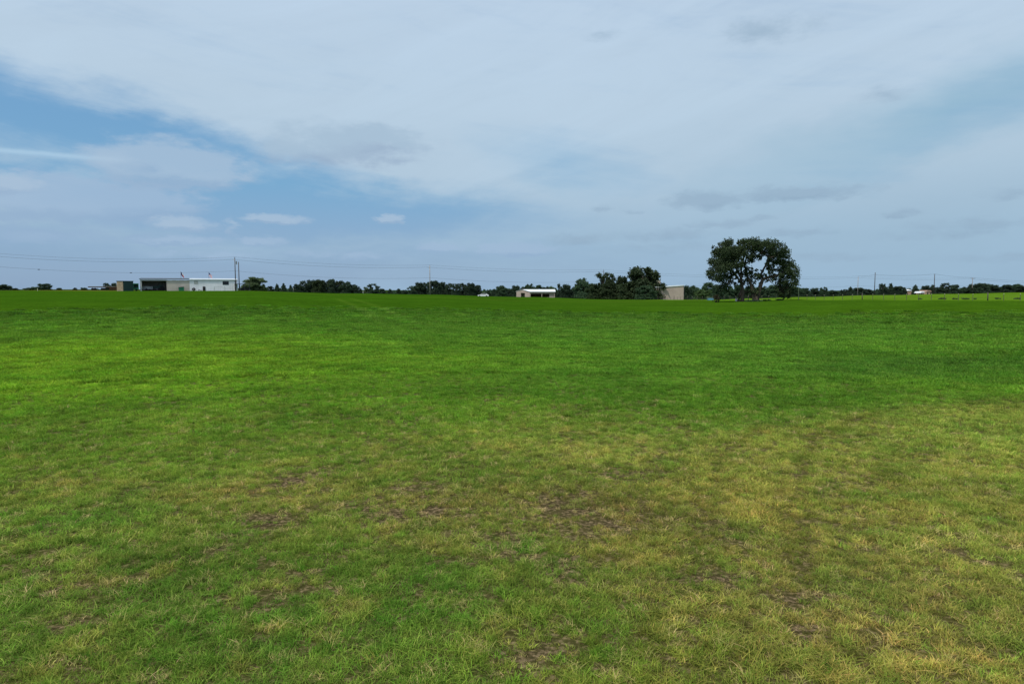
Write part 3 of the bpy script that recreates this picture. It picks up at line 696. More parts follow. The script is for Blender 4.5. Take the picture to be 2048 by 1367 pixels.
tr = thing('utility_trailer', 'small dark trailer with pale drawbar parked in the left of the open bay', 'trailer', PL(295, -2), RZ)
b = MB(); b.span(-1.6, 1.4, 0, 1.6, .55, .7); b.span(-1.6, -1.5, 0, 1.6, .7, 1.5); b.span(1.3, 1.4, 0, 1.6, .7, 1.5); b.span(-1.5, 1.3, 1.5, 1.6, .7, 1.5); b.build('bed', M['steel'], tr)
b = MB(); b.tube([(1.4, .8, .55), (2.9, .8, .45)], .06); b.build('drawbar', M['greytrim'], tr)
for x in (-.4,):
    b = MB(); b.tube([(x, -.2, .38), (x, .02, .38)], .38, 16); b.build('wheel', M['rubber'], tr)
    b = MB(); b.tube([(x, 1.6, .38), (x, 1.82, .38)], .38, 16); b.build('wheel', M['rubber'], tr)
tk = thing('tractor', 'dark tractor standing deep in the right of the open bay', 'tractor', PL(318, -3.5), RZ)
b = MB(); b.prism([(-1.9, .8), (-1.9, 1.6), (-.2, 1.75), (-.2, 2.0), (1.2, 2.0), (1.2, .8)], -.4, .4); b.build('body', M['dkgreen'], tk)
b = MB(); b.span(-.2, 1.1, -.6, .6, 2.6, 2.7)
for x in (-.15, 1.05):
    for y in (-.55, .55): b.tube([(x, y, 1.9), (x, y, 2.62)], .04, 6)
b.build('canopy', M['dark'], tk)
for x, y, rr in ((.8, -.85, .8), (.8, .55, .8), (-1.4, -.75, .45), (-1.4, .5, .45)):
    b = MB(); b.tube([(x, y, rr), (x, y + .3, rr)], rr, 18); b.build('wheel', M['rubber'], tk)

xc = Lw; Lw2 = sl_at(475.5) - xc; zt2 = zl_at(425, 558.3)
B = thing('metal_building', 'long white ribbed metal building with one dark window', 'building', (xa + xc * CR, D1 + xc * SN, gx), RZ)
def sB(px): return sl_at(px) - xc
wx0, wx1 = sB(446), sB(457.5); wz0, wz1 = zl_at(452, 569), zl_at(452, 562.7)
w = MB(); w.span(0, wx0, 0, .15, -.6, zt2 - .2); w.span(wx1, Lw2, 0, .15, -.6, zt2 - .2); w.span(wx0, wx1, 0, .15, -.6, wz0); w.span(wx0, wx1, 0, .15, wz1, zt2 - .2)
ribs(w, 0, wx0, 0, -.2, zt2 - .2); ribs(w, wx1, Lw2, 0, -.2, zt2 - .2); ribs(w, wx0, wx1, 0, -.2, wz0 - .06)
w.span(0, .15, .15, 9.85, -.6, zt2 - .2); w.span(Lw2 - .15, Lw2, .15, 9.85, -.6, zt2 - .2); w.span(0, Lw2, 9.85, 10, -.6, zt2 - .2)
w.build('wall', M['white'], B)
r = MB(); r.prismx([(-.3, zt2 - .17), (-.3, zt2 + .06), (10.3, zt2 + .4), (10.3, zt2 + .2)], 0.02, Lw2 + .1); r.build('roof', M['whiteroof'], B)
e = MB(); e.span(-.02, Lw2 + .02, -.09, -.042, zt2 - .50, zt2 - .43); e.build('gutter', M['greytrim'], B)
wi = MB(); wi.span(wx0 - .06, wx1 + .06, -.05, .0, wz0 - .07, wz0); wi.span(wx0 - .06, wx1 + .06, -.05, .0, wz1, wz1 + .07); wi.span(wx0 - .06, wx0, -.05, 0, wz0, wz1); wi.span(wx1, wx1 + .06, -.05, 0, wz0, wz1)
for k in (1, 2): xx = wx0 + (wx1 - wx0) * k / 3; wi.span(xx - .025, xx + .025, 0, .05, wz0, wz1)
wf = wi.build('window', M['trim'], B); p = MB(); p.span(wx0, wx1, .06, .09, wz0, wz1); p.build('pane', M['glass'], wf)
s = MB(); s.span(sB(388.5), sB(396.5), -.07, -.037, zl_at(392, 567.5), zl_at(392, 561.5)); s.build('wall_panel', M['greytrim'], B)
s = MB(); s.span(sB(405.5), sB(410.8), -.10, -.037, -.3, zl_at(408, 572.7)); s.build('door', M['dark'], B)
p0 = PL(469, 2.8); cl = sl_at(499) - sl_at(469); hz = W(480, 567.5, p0[1] + 2).z - p0[2]
K = thing('canopy', 'low dark flat canopy on posts at the right end of the white building', 'canopy', p0, RZ)
k = MB(); k.span(0, cl, 0, 2.6, hz - .12, hz + .05); k.build('roof', M['trim'], K)
for x in (.1, 1.6, cl * .62, cl - .1):
    for y in (.1, 2.5):
        k = MB(); k.tube([(x, y, -.5), (x, y, hz - .12)], .05, 6); k.build('post', M['trim'], K)
cr = thing('utility_cart', 'dark two-seat utility cart under the canopy', 'cart', PL(489, 1.6), RZ)
b = MB(); b.prism([(-1.4, .35), (-1.4, .9), (-.5, 1.0), (-.3, 1.35), (.2, 1.35), (.3, .9), (1.4, .9), (1.4, .35)], -.6, .6); b.build('body', M['dark'], cr)
b = MB(); b.span(-.7, .6, -.6, .6, 1.85, 1.93); [b.tube([(x, y, .9), (x, y, 1.86)], .03, 6) for x in (-.6, .5) for y in (-.55, .55)]; b.build('roll_cage', M['dark'], cr)
for x in (-.95, .95):
    for y in (-.75, .55): b = MB(); b.tube([(x, y, .33), (x, y + .2, .33)], .33, 14); b.build('wheel', M['rubber'], cr)
gb = thing('waste_bin', 'green steel bin with ribbed sides in front of the tan shed wall', 'bin', PL(363, 1.2), RZ); b = MB(); b.prism([(-.8, 0), (-.85, 1.15), (.75, 1.3), (.75, 0)], -.6, .6)
for x in (-.5, -.1, .3): b.span(x - .04, x + .04, -.66, -.6, 0, 1.1)
b.build('body', M['green'], gb); b = MB(); b.prism([(-.9, 1.17), (-.9, 1.23), (.8, 1.39), (.8, 1.33)], -.68, .68); b.build('lid', M['dkgreen'], gb)
ty = MB()
n = 24
for i in range(n):
    for j in range(10):
        a = i / n * 6.283; c = j / 10 * 6.283; rr = .34 + .20 * math.cos(c); ty.v.append((rr * math.cos(a), .15 * math.sin(c), rr * math.sin(a)))
for i in range(n):
    for j in range(10): ty.f.append((i * 10 + j, i * 10 + (j + 1) % 10, ((i + 1) % n) * 10 + (j + 1) % 10, ((i + 1) % n) * 10 + j))
o = ty.build('tyre', M['rubber'], None, True); p_ = PL(387.5, .6); o.location = (p_[0], p_[1], p_[2] + .5); o.rotation_euler = (0, 0, RZ); tag(o, 'black tyre standing against the left end of the white wall', 'tyre')
hr = thing('pipe_rail', 'thin grey pipe rail standing in front of the white building', 'rail', PL(428.5, 2), RZ); hl = sl_at(449.5) - sl_at(428.5)
b = MB(); b.tube([(0, 0, 1.3), (hl, 0, 1.3)], .035, 6); b.build('rail', M['steel'], hr)
for x in (0, hl): b = MB(); b.tube([(x, 0, -.4), (x, 0, 1.36)], .05, 6); b.build('post', M['steel'], hr)
b = MB(); b.tube([(0, 0, 0), (0, 0, .42)], [.16, .2], 12); o = b.build('bucket', M['greytrim'], None, True); o.location = PL(402, 1); tag(o, 'pale small bucket beside the dark door of the white building', 'bucket')
t = thing('shrub', 'small green shrub between the tyre and the dark door', 'shrub', PL(398, .8)); b = MB(); b.tube([(0, 0, -.1), (0, 0, .35)], .03, 5); b.build('stem', M['bark'], t); leaves([(0, 0, .32, .32)], .15, 1.5, 5, 'foliage', LM['mid'], t)
def flag(px, top, label, kind):
    p0 = PL(px, -4); base = gx + zt + .2; p = W(px, top, p0[1]); t = thing('flagpole', label, 'flag', (p.x, p.y, base), RZ); h = p.z - base
    b = MB(); b.tube([(0, 0, -.3), (0, 0, h)], .045, 8); b.build('pole', M['rust'] , t)
    Lx, Hh = 1.35, .9
    def pt(u, v):  # drooping cloth
        return (.05 + u * Lx * .66, .12 * math.sin(u * 9 + v * 2) * u, h - .12 - v * Hh * 1.25 - u * 1.0)
    def patch(u0, u1, v0, v1, m, name):
        q = MB(); nu, nv = 8, 4
        for sd in (0, .012):
            for i in range(nu + 1):
                for j in range(nv + 1):
                    x, y, z = pt(u0 + (u1 - u0) * i / nu, v0 + (v1 - v0) * j / nv); q.v.append((x, y + sd, z))
        k = (nu + 1) * (nv + 1)
        for sd in (0, 1):
            for i in range(nu):
                for j in range(nv):
                    a = sd * k + i * (nv + 1) + j; ff = (a, a + 1, a + nv + 2, a + nv + 1); q.f.append(ff if sd else ff[::-1])
        return q.build(name, m, t, True)
    if kind == 'tx':
        patch(0, .34, 0, 1, M['blue'], 'blue_field'); patch(.34, 1, 0, .5, M['fwhite'], 'white_stripe'); patch(.34, 1, .5, 1, M['red'], 'red_stripe')
    else:
        patch(0, .42, 0, .54, M['blue'], 'blue_field')
        for i in range(13):
            patch(.42 if i < 7 else 0, 1, i / 13, (i + 1) / 13, M['red'] if i % 2 == 0 else M['fwhite'], 'stripe')
flag(361.5, 542.5, 'red white and blue flag with a single white stripe over the tan shed', 'tx')
flag(417.5, 544, 'red and white striped flag hanging over the white building roof', 'us')

# storage box with tan end, green stock trailer, flatbed trailer
def solve(px, ox, oy, rz):
    k = XW(px, 1000.0) / 1000.0; return (k * oy - ox) / (math.cos(rz) - k * math.sin(rz))
bo = XW(246.5, 216); br = math.radians(72); bxz = g(bo, 216)
bx = thing('storage_box', 'dark green storage box with a tan end, left of the sheds', 'box', (bo, 216, bxz), br)
hh = W(250, 561.5, 216).z - bxz; wr = solve(267, bo, 216, br); wl = -solve(234, bo, 216, br - math.pi / 2 - math.pi) if False else abs(solve(234, bo, 216, br + math.pi / 2))
b = MB(); b.span(0, wr, 0, .1, -.3, hh - .1); ribs(b, .1, wr - .1, 0, 0, hh - .12, .45, .09, .05); b.span(0, wr, wl - .1, wl, -.3, hh - .1); b.span(wr - .1, wr, .1, wl - .1, -.3, hh - .1); b.build('side', M['dkgreen'], bx)
b = MB(); b.span(-.06, -.002, 0, wl, -.3, hh - .1)
y = .2
while y < wl: b.span(-.09, -.062, y, y + .03, 0, hh - .12); y += .4
b.build('end_panel', M['timber'], bx)
b = MB(); b.span(-.2, wr + .1, -.12, wl + .1, hh - .1, hh + .02); b.build('roof', M['trim'], bx)
wgx = XW(272.5, 221); wg = thing('stock_trailer', 'small green stock trailer between the storage box and the open shed', 'trailer', (wgx, 221, g(wgx, 221)), math.radians(28))
hw = W(273, 566.5, 221).z - wg.location.z
b = MB(); b.span(-.8, .7, 0, 2, .5, 1.0); b.span(-.8, .7, 0, 2, hw - .3, hw); b.span(-.8, -.65, 0, 2, 1.0, hw - .3); b.span(.55, .7, 0, 2, 1.0, hw - .3); b.build('body', M['green'], wg)
b = MB(); [b.span(-.65, .55, .02, .06, z, z + .08) for z in (1.2, 1.5)]; b.span(-.65, .55, 1.9, 1.95, 1.0, hw - .3); b.span(-.65, -.61, .02, 1.92, 1.0, hw - .3); b.build('barred_side', M['dkgreen'], wg)
for y in (-.2, 2.0): b = MB(); b.tube([(0, y, .32), (0, y + .2, .32)], .34, 14); b.build('wheel', M['rubber'], wg)
fr = math.radians(30); fx = XW(176, 230); fz = g(fx, 230)
fb = thing('flatbed_trailer', 'long low flatbed trailer with rusty deck, parked left of the tan-ended box', 'trailer', (fx, 230, fz), fr)
Lf = solve(237, fx, 230, fr); hf = W(200, 572.6, 232).z - fz
b = MB(); b.span(.0, Lf, 0, 2.4, hf - .34, hf - .06); [b.span(x, x + .1, -.05, 0, hf - .3, hf - .1) for x in np.arange(.4, Lf, .8)]; b.build('frame', M['rust'], fb)
b = MB(); b.span(-.05, Lf + .05, -.08, 2.48, hf - .06, hf + .03); b.build('deck', M['greytrim'], fb)
for px in (185, 190, 204, 209):
    x = solve(px, fx, 230, fr)
    for y in (-.02, 2.1): b = MB(); b.tube([(x, y, .42), (x, y + .3, .42)], .42, 16); b.build('wheel', M['rubber'], fb)
b = MB(); b.span(solve(218, fx, 230, fr), solve(234, fx, 230, fr), .2, 2.2, .2, hf - .36); b.build('toolbox', M['rust'], fb)
for px, D, top, bot, m, lab in ((75, 205, 578.5, 585, 'paleplastic', 'pale yellow marker post alone in the grass at far left'), (587, 250, 575.5, 584, 'greypole', 'thin pale marker post at the left end of the long dark grove'), (726, 262, 582.5, 587, 'fwhite', 'short white marker post below the gap between the dark groves')):
    x = XW(px, D); z0 = g(x, D); h = max(W(px, top, D).z - z0, .8); b = MB(); b.tube([(0, 0, -.3), (0, 0, h * .93), (0, 0, h)], [.07, .07, .03], 10); o = b.build('marker_post', M[m], None, True); o.location = (x, D, z0); tag(o, lab, 'post', 'marker posts at the field edge')
# white car just behind the brow
cD = 292; cX = XW(966.5, cD); zr = W(966, 586.6, cD).z; ca = thing('parked_car', 'white car showing only its roof, right of the dark grove', 'car', (cX, cD, zr - 1.45))
b = MB(); b.prism([(-2.3, .3), (-2.3, .8), (-1.4, .95), (2.1, 1.0), (2.3, .9), (2.3, .3)], -.9, .9); b.prism([(-1.3, .95), (-.6, 1.4), (.2, 1.46), (1.2, 1.4), (1.9, 1.0)], -.72, .72); b.build('body', M['carwhite'], ca)
b = MB(); b.prism([(-1.0, 1.0), (-.5, 1.33), (1.0, 1.33), (1.5, 1.02)], -.735, .735); b.build('window', M['glass'], ca)
for x in (-1.5, 1.45):
    for y in (-.93, .73): b = MB(); b.tube([(x, y, .32), (x, y + .2, .32)], .33, 16); b.build('wheel', M['rubber'], ca)

# long low shed in the middle
sD = 322.0; sx0 = XW(1033, sD); sx1 = XW(1110, sD); xe = XW(1059.5, sD); sz = g((sx0 + sx1) / 2, sD); eH = W(1080, 583.5, sD).z - sz; rH = W(1080, 579.3, sD).z - sz
S = thing('long_shed', 'low sand coloured shed with white roof and two dark open bays', 'shed', (xe, sD, sz))
L3 = sx1 - xe; wE = xe - sx0; dpt = 9.0
# gable end faces front-left: a skewed plan built true: end wall runs back and left
ex, ey = -wE, dpt * .8
def endpt(t): return (ex * t, ey * t)
b = MB()
prof = [(0, eH), (.5, rH), (1, eH)]
def endwall(t0, t1, z0, z1a, z1b, th=.12):
    (xa_, ya_), (xb_, yb_) = endpt(t0), endpt(t1); bb = len(b.v)
    for (x, y, z) in ((xa_, ya_, z0), (xb_, yb_, z0), (xb_, yb_, z1b), (xa_, ya_, z1a)): b.v.append((x, y, z))
    for (x, y, z) in ((xa_ + th, ya_ + th, z0), (xb_ + th, yb_ + th, z0), (xb_ + th, yb_ + th, z1b), (xa_ + th, ya_ + th, z1a)): b.v.append((x, y, z))
    for q in ((0, 1, 2, 3), (7, 6, 5, 4), (0, 4, 5, 1), (1, 5, 6, 2), (2, 6, 7, 3), (3, 7, 4, 0)): b.f.append(tuple(bb + i for i in q))
zat = lambda t: eH + (rH - eH) * (1 - abs(t - .5) * 2)
endwall(0, .36, -.5, zat(0), zat(.36)); endwall(.36, .5, eH - .5, zat(.36), zat(.5)); endwall(.5, .66, eH - .5, zat(.5), zat(.66)); endwall(.66, 1, -.5, zat(.66), zat(1))
b.span(0, L3, 0, .12, eH - .8, eH); b.span(.13, L3 - .05, 0.02, .1, -.5, -.1)
b.span(L3 - .13, L3 - .01, .13, 6, -.5, eH - .05); b.span(ex + .2, L3, ey - .1, ey, -.5, eH - .1); b.span(L3 * .78, L3 - .14, .5, .6, -.4, eH - .8)
b.build('wall', M['pinktan'], S)
b = MB()
e0 = endpt(-.04); e5 = endpt(.5); e1 = endpt(1.04); L4 = L3 + .25; bb = len(b.v)
lo = [(e0[0] - .25, e0[1] - .25, eH + .05), (L4, e0[1] - .25, eH + .05), (L4 + (0), e5[1], rH + .1), (e5[0] - .25, e5[1], rH + .1)]
hi = [(e1[0] - .2, e1[1], eH + .05), (L4, e1[1], eH + .05)]
for dz in (0, .1):
    for p in lo + hi: b.v.append((p[0], p[1], p[2] + dz))
for o_ in (0,): b.f += [(bb + 6, bb + 7, bb + 8, bb + 9), (bb + 9, bb + 8, bb + 11, bb + 10), (bb + 3, bb + 2, bb + 1, bb + 0), (bb + 4, bb + 5, bb + 2, bb + 3), (bb, bb + 1, bb + 7, bb + 6), (bb + 1, bb + 2, bb + 8, bb + 7), (bb + 2, bb + 5, bb + 11, bb + 8), (bb + 5, bb + 4, bb + 10, bb + 11), (bb + 4, bb + 3, bb + 9, bb + 10), (bb + 3, bb, bb + 6, bb + 9)]
b.build('roof', M['whiteroof'], S)
for px in (1060.5, 1083.7, 1109):
    b = MB(); x = XW(px, sD) - xe; b.span(x - .14, x + .14, -.06, -.002, -.5, eH); b.build('post', M['pinktan'], S)
b = MB(); b.span(.2, L3 - .2, 4.5, 4.6, -.4, eH - .8); b.build('inner_wall', M['rust'], S)

# tan barn at right with mono-pitch roof
bD = 268.0; x0 = XW(1312, bD); x1 = XW(1367.5, bD); bz = g((x0 + x1) / 2, bD); zl = W(1322, 574.5, bD).z - bz; zr = W(1367, 571.2, bD).z - bz; L5 = x1 - x0
zl0 = zl - (zr - zl) / (XW(1367, bD) - XW(1322, bD)) * (XW(1322, bD) - x0)
R_ = thing('barn', 'sand coloured metal barn with sloping white roof edge, right of the large oak', 'barn', (x0, bD, bz))
b = MB(); b.prism([(0, -.6), (L5, -.6), (L5, zr), (0, zl0)], 0, .15); b.span(L5 - .15, L5, .15, 11, -.6, zr - .3); b.span(0, .15, .15, 11, -.6, zl0 - .3); b.span(0, L5, 11, 11.1, -.6, zl0 - .3)
ribs(b, 0, L5, 0, -.5, zl0 - .1, .9, .03, .02); b.build('wall', M['pinktan'], R_)
b = MB(); b.prism([(-.3, zl0 + .01), (L5 + .15, zr + .03), (L5 + .15, zr + .22), (-.3, zl0 + .42)], -.25, 11.3); b.build('roof', M['whiteroof'], R_)
b = MB(); b.span(L5 - .02, L5 + .12, -.12, -.003, -.6, zr - .02); b.build('corner_trim', M['trim'], R_)
tb = thing('barn', 'taller sand coloured barn mostly hidden behind the large round oak', 'barn', (XW(1290, 300), 300, g(XW(1300, 300), 300)))
Lt = XW(1321, 300) - XW(1290, 300); ht = W(1300, 560, 300).z - tb.location.z; b = MB(); b.span(0, Lt, 0, 8, -.6, ht); ribs(b, 0, Lt, 0, 0, ht, .9, .03, .02); b.build('wall', M['pinktan'], tb)
b = MB(); b.prism([(-.2, ht + .002), (Lt / 2, ht + .5), (Lt + .2, ht + .002)], -.2, 8.2); b.build('roof', M['pinkroof'], tb)
# blue trough, white drum
t = thing('water_trough', 'blue water trough in the grass left of the big oaks', 'trough', (XW(1421, 230), 230, g(XW(1421, 230), 230))); b = MB(); b.prism([(-.95, 0), (-1.05, .75), (1.05, .75), (.95, 0)], -.5, .5); b.build('tub', M['bluetub'], t); b = MB(); b.span(-1.1, 1.1, -.55, -.44, .75, .82); b.span(-1.1, 1.1, .44, .55, .75, .82); b.span(-1.1, -.99, -.44, .44, .75, .82); b.span(.99, 1.1, -.44, .44, .75, .82); b.build('rim', M['steel'], t)
b = MB(); b.tube([(0, 0, 0), (0, 0, .1), (0, 0, .55), (0, 0, .68), (0, 0, .72)], [.26, .3, .3, .22, .08], 14); o = b.build('drum', M['fwhite'], None, True); o.location = (XW(1473.5, 180), 180, g(XW(1473.5, 180), 180) + .5); tag(o, 'white plastic drum beside the left big oak trunk', 'drum')
o.location.z -= .45
# far houses at right
hs = thing('house', 'peach stucco house with a pale roof on the far right rise', 'house', (XW(1847, 400), 400, g(XW(1850, 400), 400)))
Lh = XW(1863, 400) - XW(1847, 400); h1 = W(1850, 583.2, 400).z - hs.location.z; b = MB(); b.span(0, Lh, 0, 7, -1, h1); b.build('wall', M['adobe'], hs)
b = MB(); b.prism([(Lh * .35, h1 + .01), (Lh * .5, h1 + .9), (Lh * .85, h1 + .9), (Lh + .2, h1 + .01)], -.3, 7.3); b.build('roof', M['pinkroof'], hs)
b = MB(); b.prism([(-2.6, h1 - .7), (-1.8, h1 + .1), (-.3, h1 + .2), (-.05, h1 - .5)], -1.5, 5); b.build('porch_roof', M['whiteroof'], hs)
for x in (-2.3, -1.3, -.3): b = MB(); b.tube([(x, -1.3, -1), (x, -1.3, h1 - .6)], .08, 6); b.build('post', M['greytrim'], hs)
for x in (2.2, 4.0): b = MB(); b.span(x, x + .7, -.04, -.002, h1 - 1.6, h1 - .6); b.build('window', M['glass'], hs)
h2 = thing('house', 'small whitish house half hidden between trees right of the tall plain pole', 'house', (XW(1814, 440), 440, g(XW(1818, 440), 440))); Lh = XW(1824, 440) - XW(1814, 440); hz2 = W(1818, 581.5, 440).z - h2.location.z
b = MB(); b.span(0, Lh, 0, 5, -1, hz2); b.build('wall', M['adobe'], h2); b = MB(); b.prism([(-.2, hz2 + .01), (Lh / 2, hz2 + 1.0), (Lh + .2, hz2 + .01)], -.3, 5.3); b.build('roof', M['whiteroof'], h2)

# ------------------------------------------------------------------ fences
def fence(name, label, pts, wires, wood=()):
    x0, y0 = pts[0]; z0 = g(x0, y0); T = thing(name, label, 'fence', (x0, y0, z0)); tops = []
    for i, (x, y) in enumerate(pts):
        z = g(x, y) - z0; lean = random.uniform(-.05, .05)
        if i in wood:
            b = MB(); b.tube([(x - x0, y - y0, z - .3), (x - x0 + lean, y - y0, z + 1.55)], [.10, .09], 8); b.build('wood_post', M['woodpole'], T, True)
        else:
            b = MB(); b.box(x - x0, y - y0, z + .5, .075, .035, 1.4); b.box(x - x0, y - y0 + .03, z + .5, .02, .05, 1.4); o = b.build('steel_post', M['post'], T)
            b = MB(); b.box(x - x0, y - y0, z + 1.26, .08, .06, .12); b.build('post_tip', M['paleplastic'], o)
    b = MB()
    for hgt in wires: b.tube([(x - x0, y - y0 - .04, g(x, y) - z0 + hgt) for x, y in pts], .006, 4)
    b.build('wire', M['wire'], T)
pts = []; y = 108.0
while y < 233: pts.append((fence_x(y), y)); y += 2.92
wi_ = [i for i, (x, yy) in enumerate(pts) if min(abs(1024 + F * x / yy - q) for q in (1726, 1960)) < 10]
def pick(q): return min(range(len(pts)), key=lambda i: abs(1024 + F * pts[i][0] / pts[i][1] - q))
fence('wire_fence', 'long wire fence on steel posts with pale tips by the big oaks', pts, (.3, .55, .8, 1.1), (pick(1726), pick(1960), pick(1500)))
pts = [(XW(px, 258), 258) for px in np.arange(1316, 1374, 6.5)]
fence('wire_fence', 'short wire fence in front of the tan barn wall', pts, (.3, .6, .9, 1.15), (5,))
# weeds along the fence
for i, (px, w_, D, lab) in enumerate(((1841, 7, 150, 'tiny weed clump by the fence below the peach house'), (1886, 14, 146, 'weed clump left of the middle of the right fence run'), (1912, 12, 143, 'weed clump left of the fence post under the crossarm pole'), (1932, 14, 142, 'weed clump right of the fence post under the crossarm pole'), (1951, 8, 141, 'faint weed clump touching the tall wooden fence post'), (1997, 12, 137, 'weed clump right of the tall wooden fence post'), (2036, 14, 134, 'weed clump at the right edge of the picture'), (1535, 16, 180, 'low dark weeds at the right foot of the big oaks'), (1560, 14, 182, 'low weeds under the hanging oak foliage'), (1508, 30, 176, 'low brush around the trunks of the right big oak'))):
    x = XW(px, D); t = thing('weed_clump', lab, 'weeds', (x, D, g(x, D)), 0, 'weed clumps by the fence'); wd = w_ / F * D
    b = MB(); [b.tube([(k * wd * .3, 0, -.1), (k * wd * .35, 0, .3)], .02, 4) for k in (-1, 0, 1)]; b.build('stem', M['bark'], t)
    leaves([(k * wd * .28, random.uniform(-.2, .2), .14, wd * .2, .16) for k in (-1.3, -.6, 0, .6, 1.2)], .16, 3, 300 + i, 'foliage', LM['light' if px > 1600 else 'mid'], t, .25)

# ------------------------------------------------------------------ power line
def pole(px, top, D, label, group, mat='woodpole', arm=None, r=.17, cable=False, name='utility_pole', base=None, lean=0):
    p = W(px, top, D); z0 = g(p.x, D); T = thing(name, label, 'pole', (p.x, D, z0), 0, group); h = p.z - z0
    b = MB(); b.tube([(0, 0, -1), (0, 0, h * .5), (0, 0, h)], [r, r * .88, r * .72], 10); b.build('pole', M[mat], T, True)
    if arm == 'pin':
        b = MB(); b.tube([(.02, 0, h), (.02, 0, h + .28)], [.05, .07], 8); b.build('insulator', M['steel'], T)
        b = MB(); b.tube([(-.15, 0, h - .8), (-.75, 0, h - .65)], .05, 6); b.tube([(-.75, 0, h - .72), (-.75, 0, h - .5)], [.06, .07], 8); b.build('side_bracket', M['steel'], T)
    if arm == 'cross':
        b = MB(); b.box(0, -.1, h - .55, 3.0, .14, .16); b.build('crossarm', M['greypole'], T)
        for x in (-1.35, -.7, .7, 1.35): b = MB(); b.tube([(x, -.1, h - .47), (x, -.1, h - .2)], [.04, .08], 8); b.build('insulator', M['steel'], T)
        b = MB(); b.tube([(-1, -.12, h - .6), (0, -.14, h - 1.5), (1, -.12, h - .6)], .03, 5); b.build('brace', M['steel'], T)
    return T, p
LG = 'utility poles of the line crossing the field'
P = {}
LAT = [(-58, 504, 200, None), (469.5, 515, 234, 'dark wooden power pole rising behind the white building'), (859.5, 531, 268, 'lone pale power pole standing in front of the middle dark grove'),
       (1207.5, 540, 306, 'power pole whose top shows above the spreading oak'), (1486, 551, 342, 'power pole hidden behind the big oaks'), (1716.5, 553, 378, 'shorter thin power pole, left of the tallest plain pole')]
for i, (px, top, D, lab) in enumerate(LAT):
    P[i] = W(px, top, D)
    if lab and px != 1486:
        T, _ = pole(px, top, D, lab, LG, 'greypole' if px in (859.5, 1716.5) else 'woodpole', 'pin' if px != 1716.5 else None)
        if px == 469.5:
            h = P[i].z - T.location.z; b = MB(); b.tube([(.55, -.1, h - 2.3), (.55, -.1, h - 1.2)], .22, 12); b.build('transformer', M['steel'], T)
pole(477, 523.5, 236, 'shorter dark pole beside the power pole at the white building', None, 'woodpole')
Q1 = pole(1750.5, 544.5, 340, 'tallest plain dark pole right of the big oaks', None, 'woodpole', r=.2)[1]
Q2 = pole(1869.5, 547.5, 360, 'plain dark pole rising out of the far wood beside the peach house', None, 'woodpole', r=.2)[1]
Q3 = pole(1945.5, 555, 450, 'pale pole with a crossarm in front of the far wood at right', None, 'greypole', 'cross', r=.24)[1]
Q4 = W(2230, 566, 470)
def cat(a, b, sag, n=20): return [a.lerp(b, t / n) - Vector((0, 0, sag * 4 * (t / n) * (1 - t / n))) for t in range(n + 1)]
def wire(label, stations, sags, r, name='power_wire'):
    pts = []
    for i in range(len(stations) - 1):
        c = cat(stations[i], stations[i + 1], sags[i]); pts += c if i == 0 else c[1:]
    b = MB(); o0 = pts[0]; b.tube([p - o0 for p in pts], r, 5); o = b.build(name, M['wire'], None, True); o.location = o0; tag(o, label, 'wire', 'wires of the power line')
    return o
Z = Vector((0, 0, 1))
st = [P[i] for i in range(6)] + [Q3]
wire('topmost wire running from pole top to pole top across the field', [s + .25 * Z for s in st], [1.5, 1.1, .9, .8, .8, 1.0], .022)
wire('second wire just below the topmost wire of the line', [s - .6 * Z + Vector((-.75, 0, 0)) for s in st], [1.5, 1.2, 1.0, .8, .8, 1.0], .028)
wire('lowest thick cable of the line, hung well below the upper wires', [s - Vector((0, 0, d)) for s, d in zip(st, (3.6, 4.5, 4.7, 4.8, 4.9, 5, 5))], [1.4, 1.2, 1.2, 1.0, 1, 1], .025, 'telephone_cable')
wire('faint wire linking the two plain poles to the pale pole at right', [P[5] + .3 * Z, Q1 - 1.2 * Z, Q2 - .1 * Z, Q3, Q4], [.2, .6, .4, 1.2], .04)
wire('short faint lower wire between the pale crossarm pole and the right edge', [Q3 - 1.0 * Z, Q4 - .9 * Z], [1.3], .04)
for px, py, D, lab in ((78, 534.5, 209, 'small dark splice case on the lowest cable near the left edge'), (263, 540.3, 221, 'small dark splice case on the lowest cable above the tan-ended box')):
    # hang on the cable itself
    a = P[0] - Vector((0, 0, 3.6)); c = P[1] - Vector((0, 0, 4.5)); best = min(cat(a, c, 1.4, 200), key=lambda q: abs(1024 + F * q.x / (q.y * cp - (q.z - HC) * sp) - px))
    b = MB(); b.tube([(-.35, 0, 0), (-.25, 0, 0), (.25, 0, 0), (.35, 0, 0)], [.05, .11, .11, .05], 8); o = b.build('splice_case', M['rubber'], None, True); o.location = best - Vector((0, 0, .02)); tag(o, lab, 'cable box')
# thin poles by the big oaks
for px, top, D, m, lab in ((1597.5, 566, 176, 'paleplastic', 'thin pale yellowish pole just right of the big oaks'), (1552.5, 571, 200, 'greypole', 'thin grey pole seen under the right big oak')):
    x = XW(px, D); z0 = g(x, D); b = MB(); h = W(px, top, D).z - z0; b.tube([(0, 0, -.4), (0, 0, h * .97), (0, 0, h)], [.045, .04, .02], 8); o = b.build('thin_pole', M[m], None, True); o.location = (x, D, z0); tag(o, lab, 'pole')

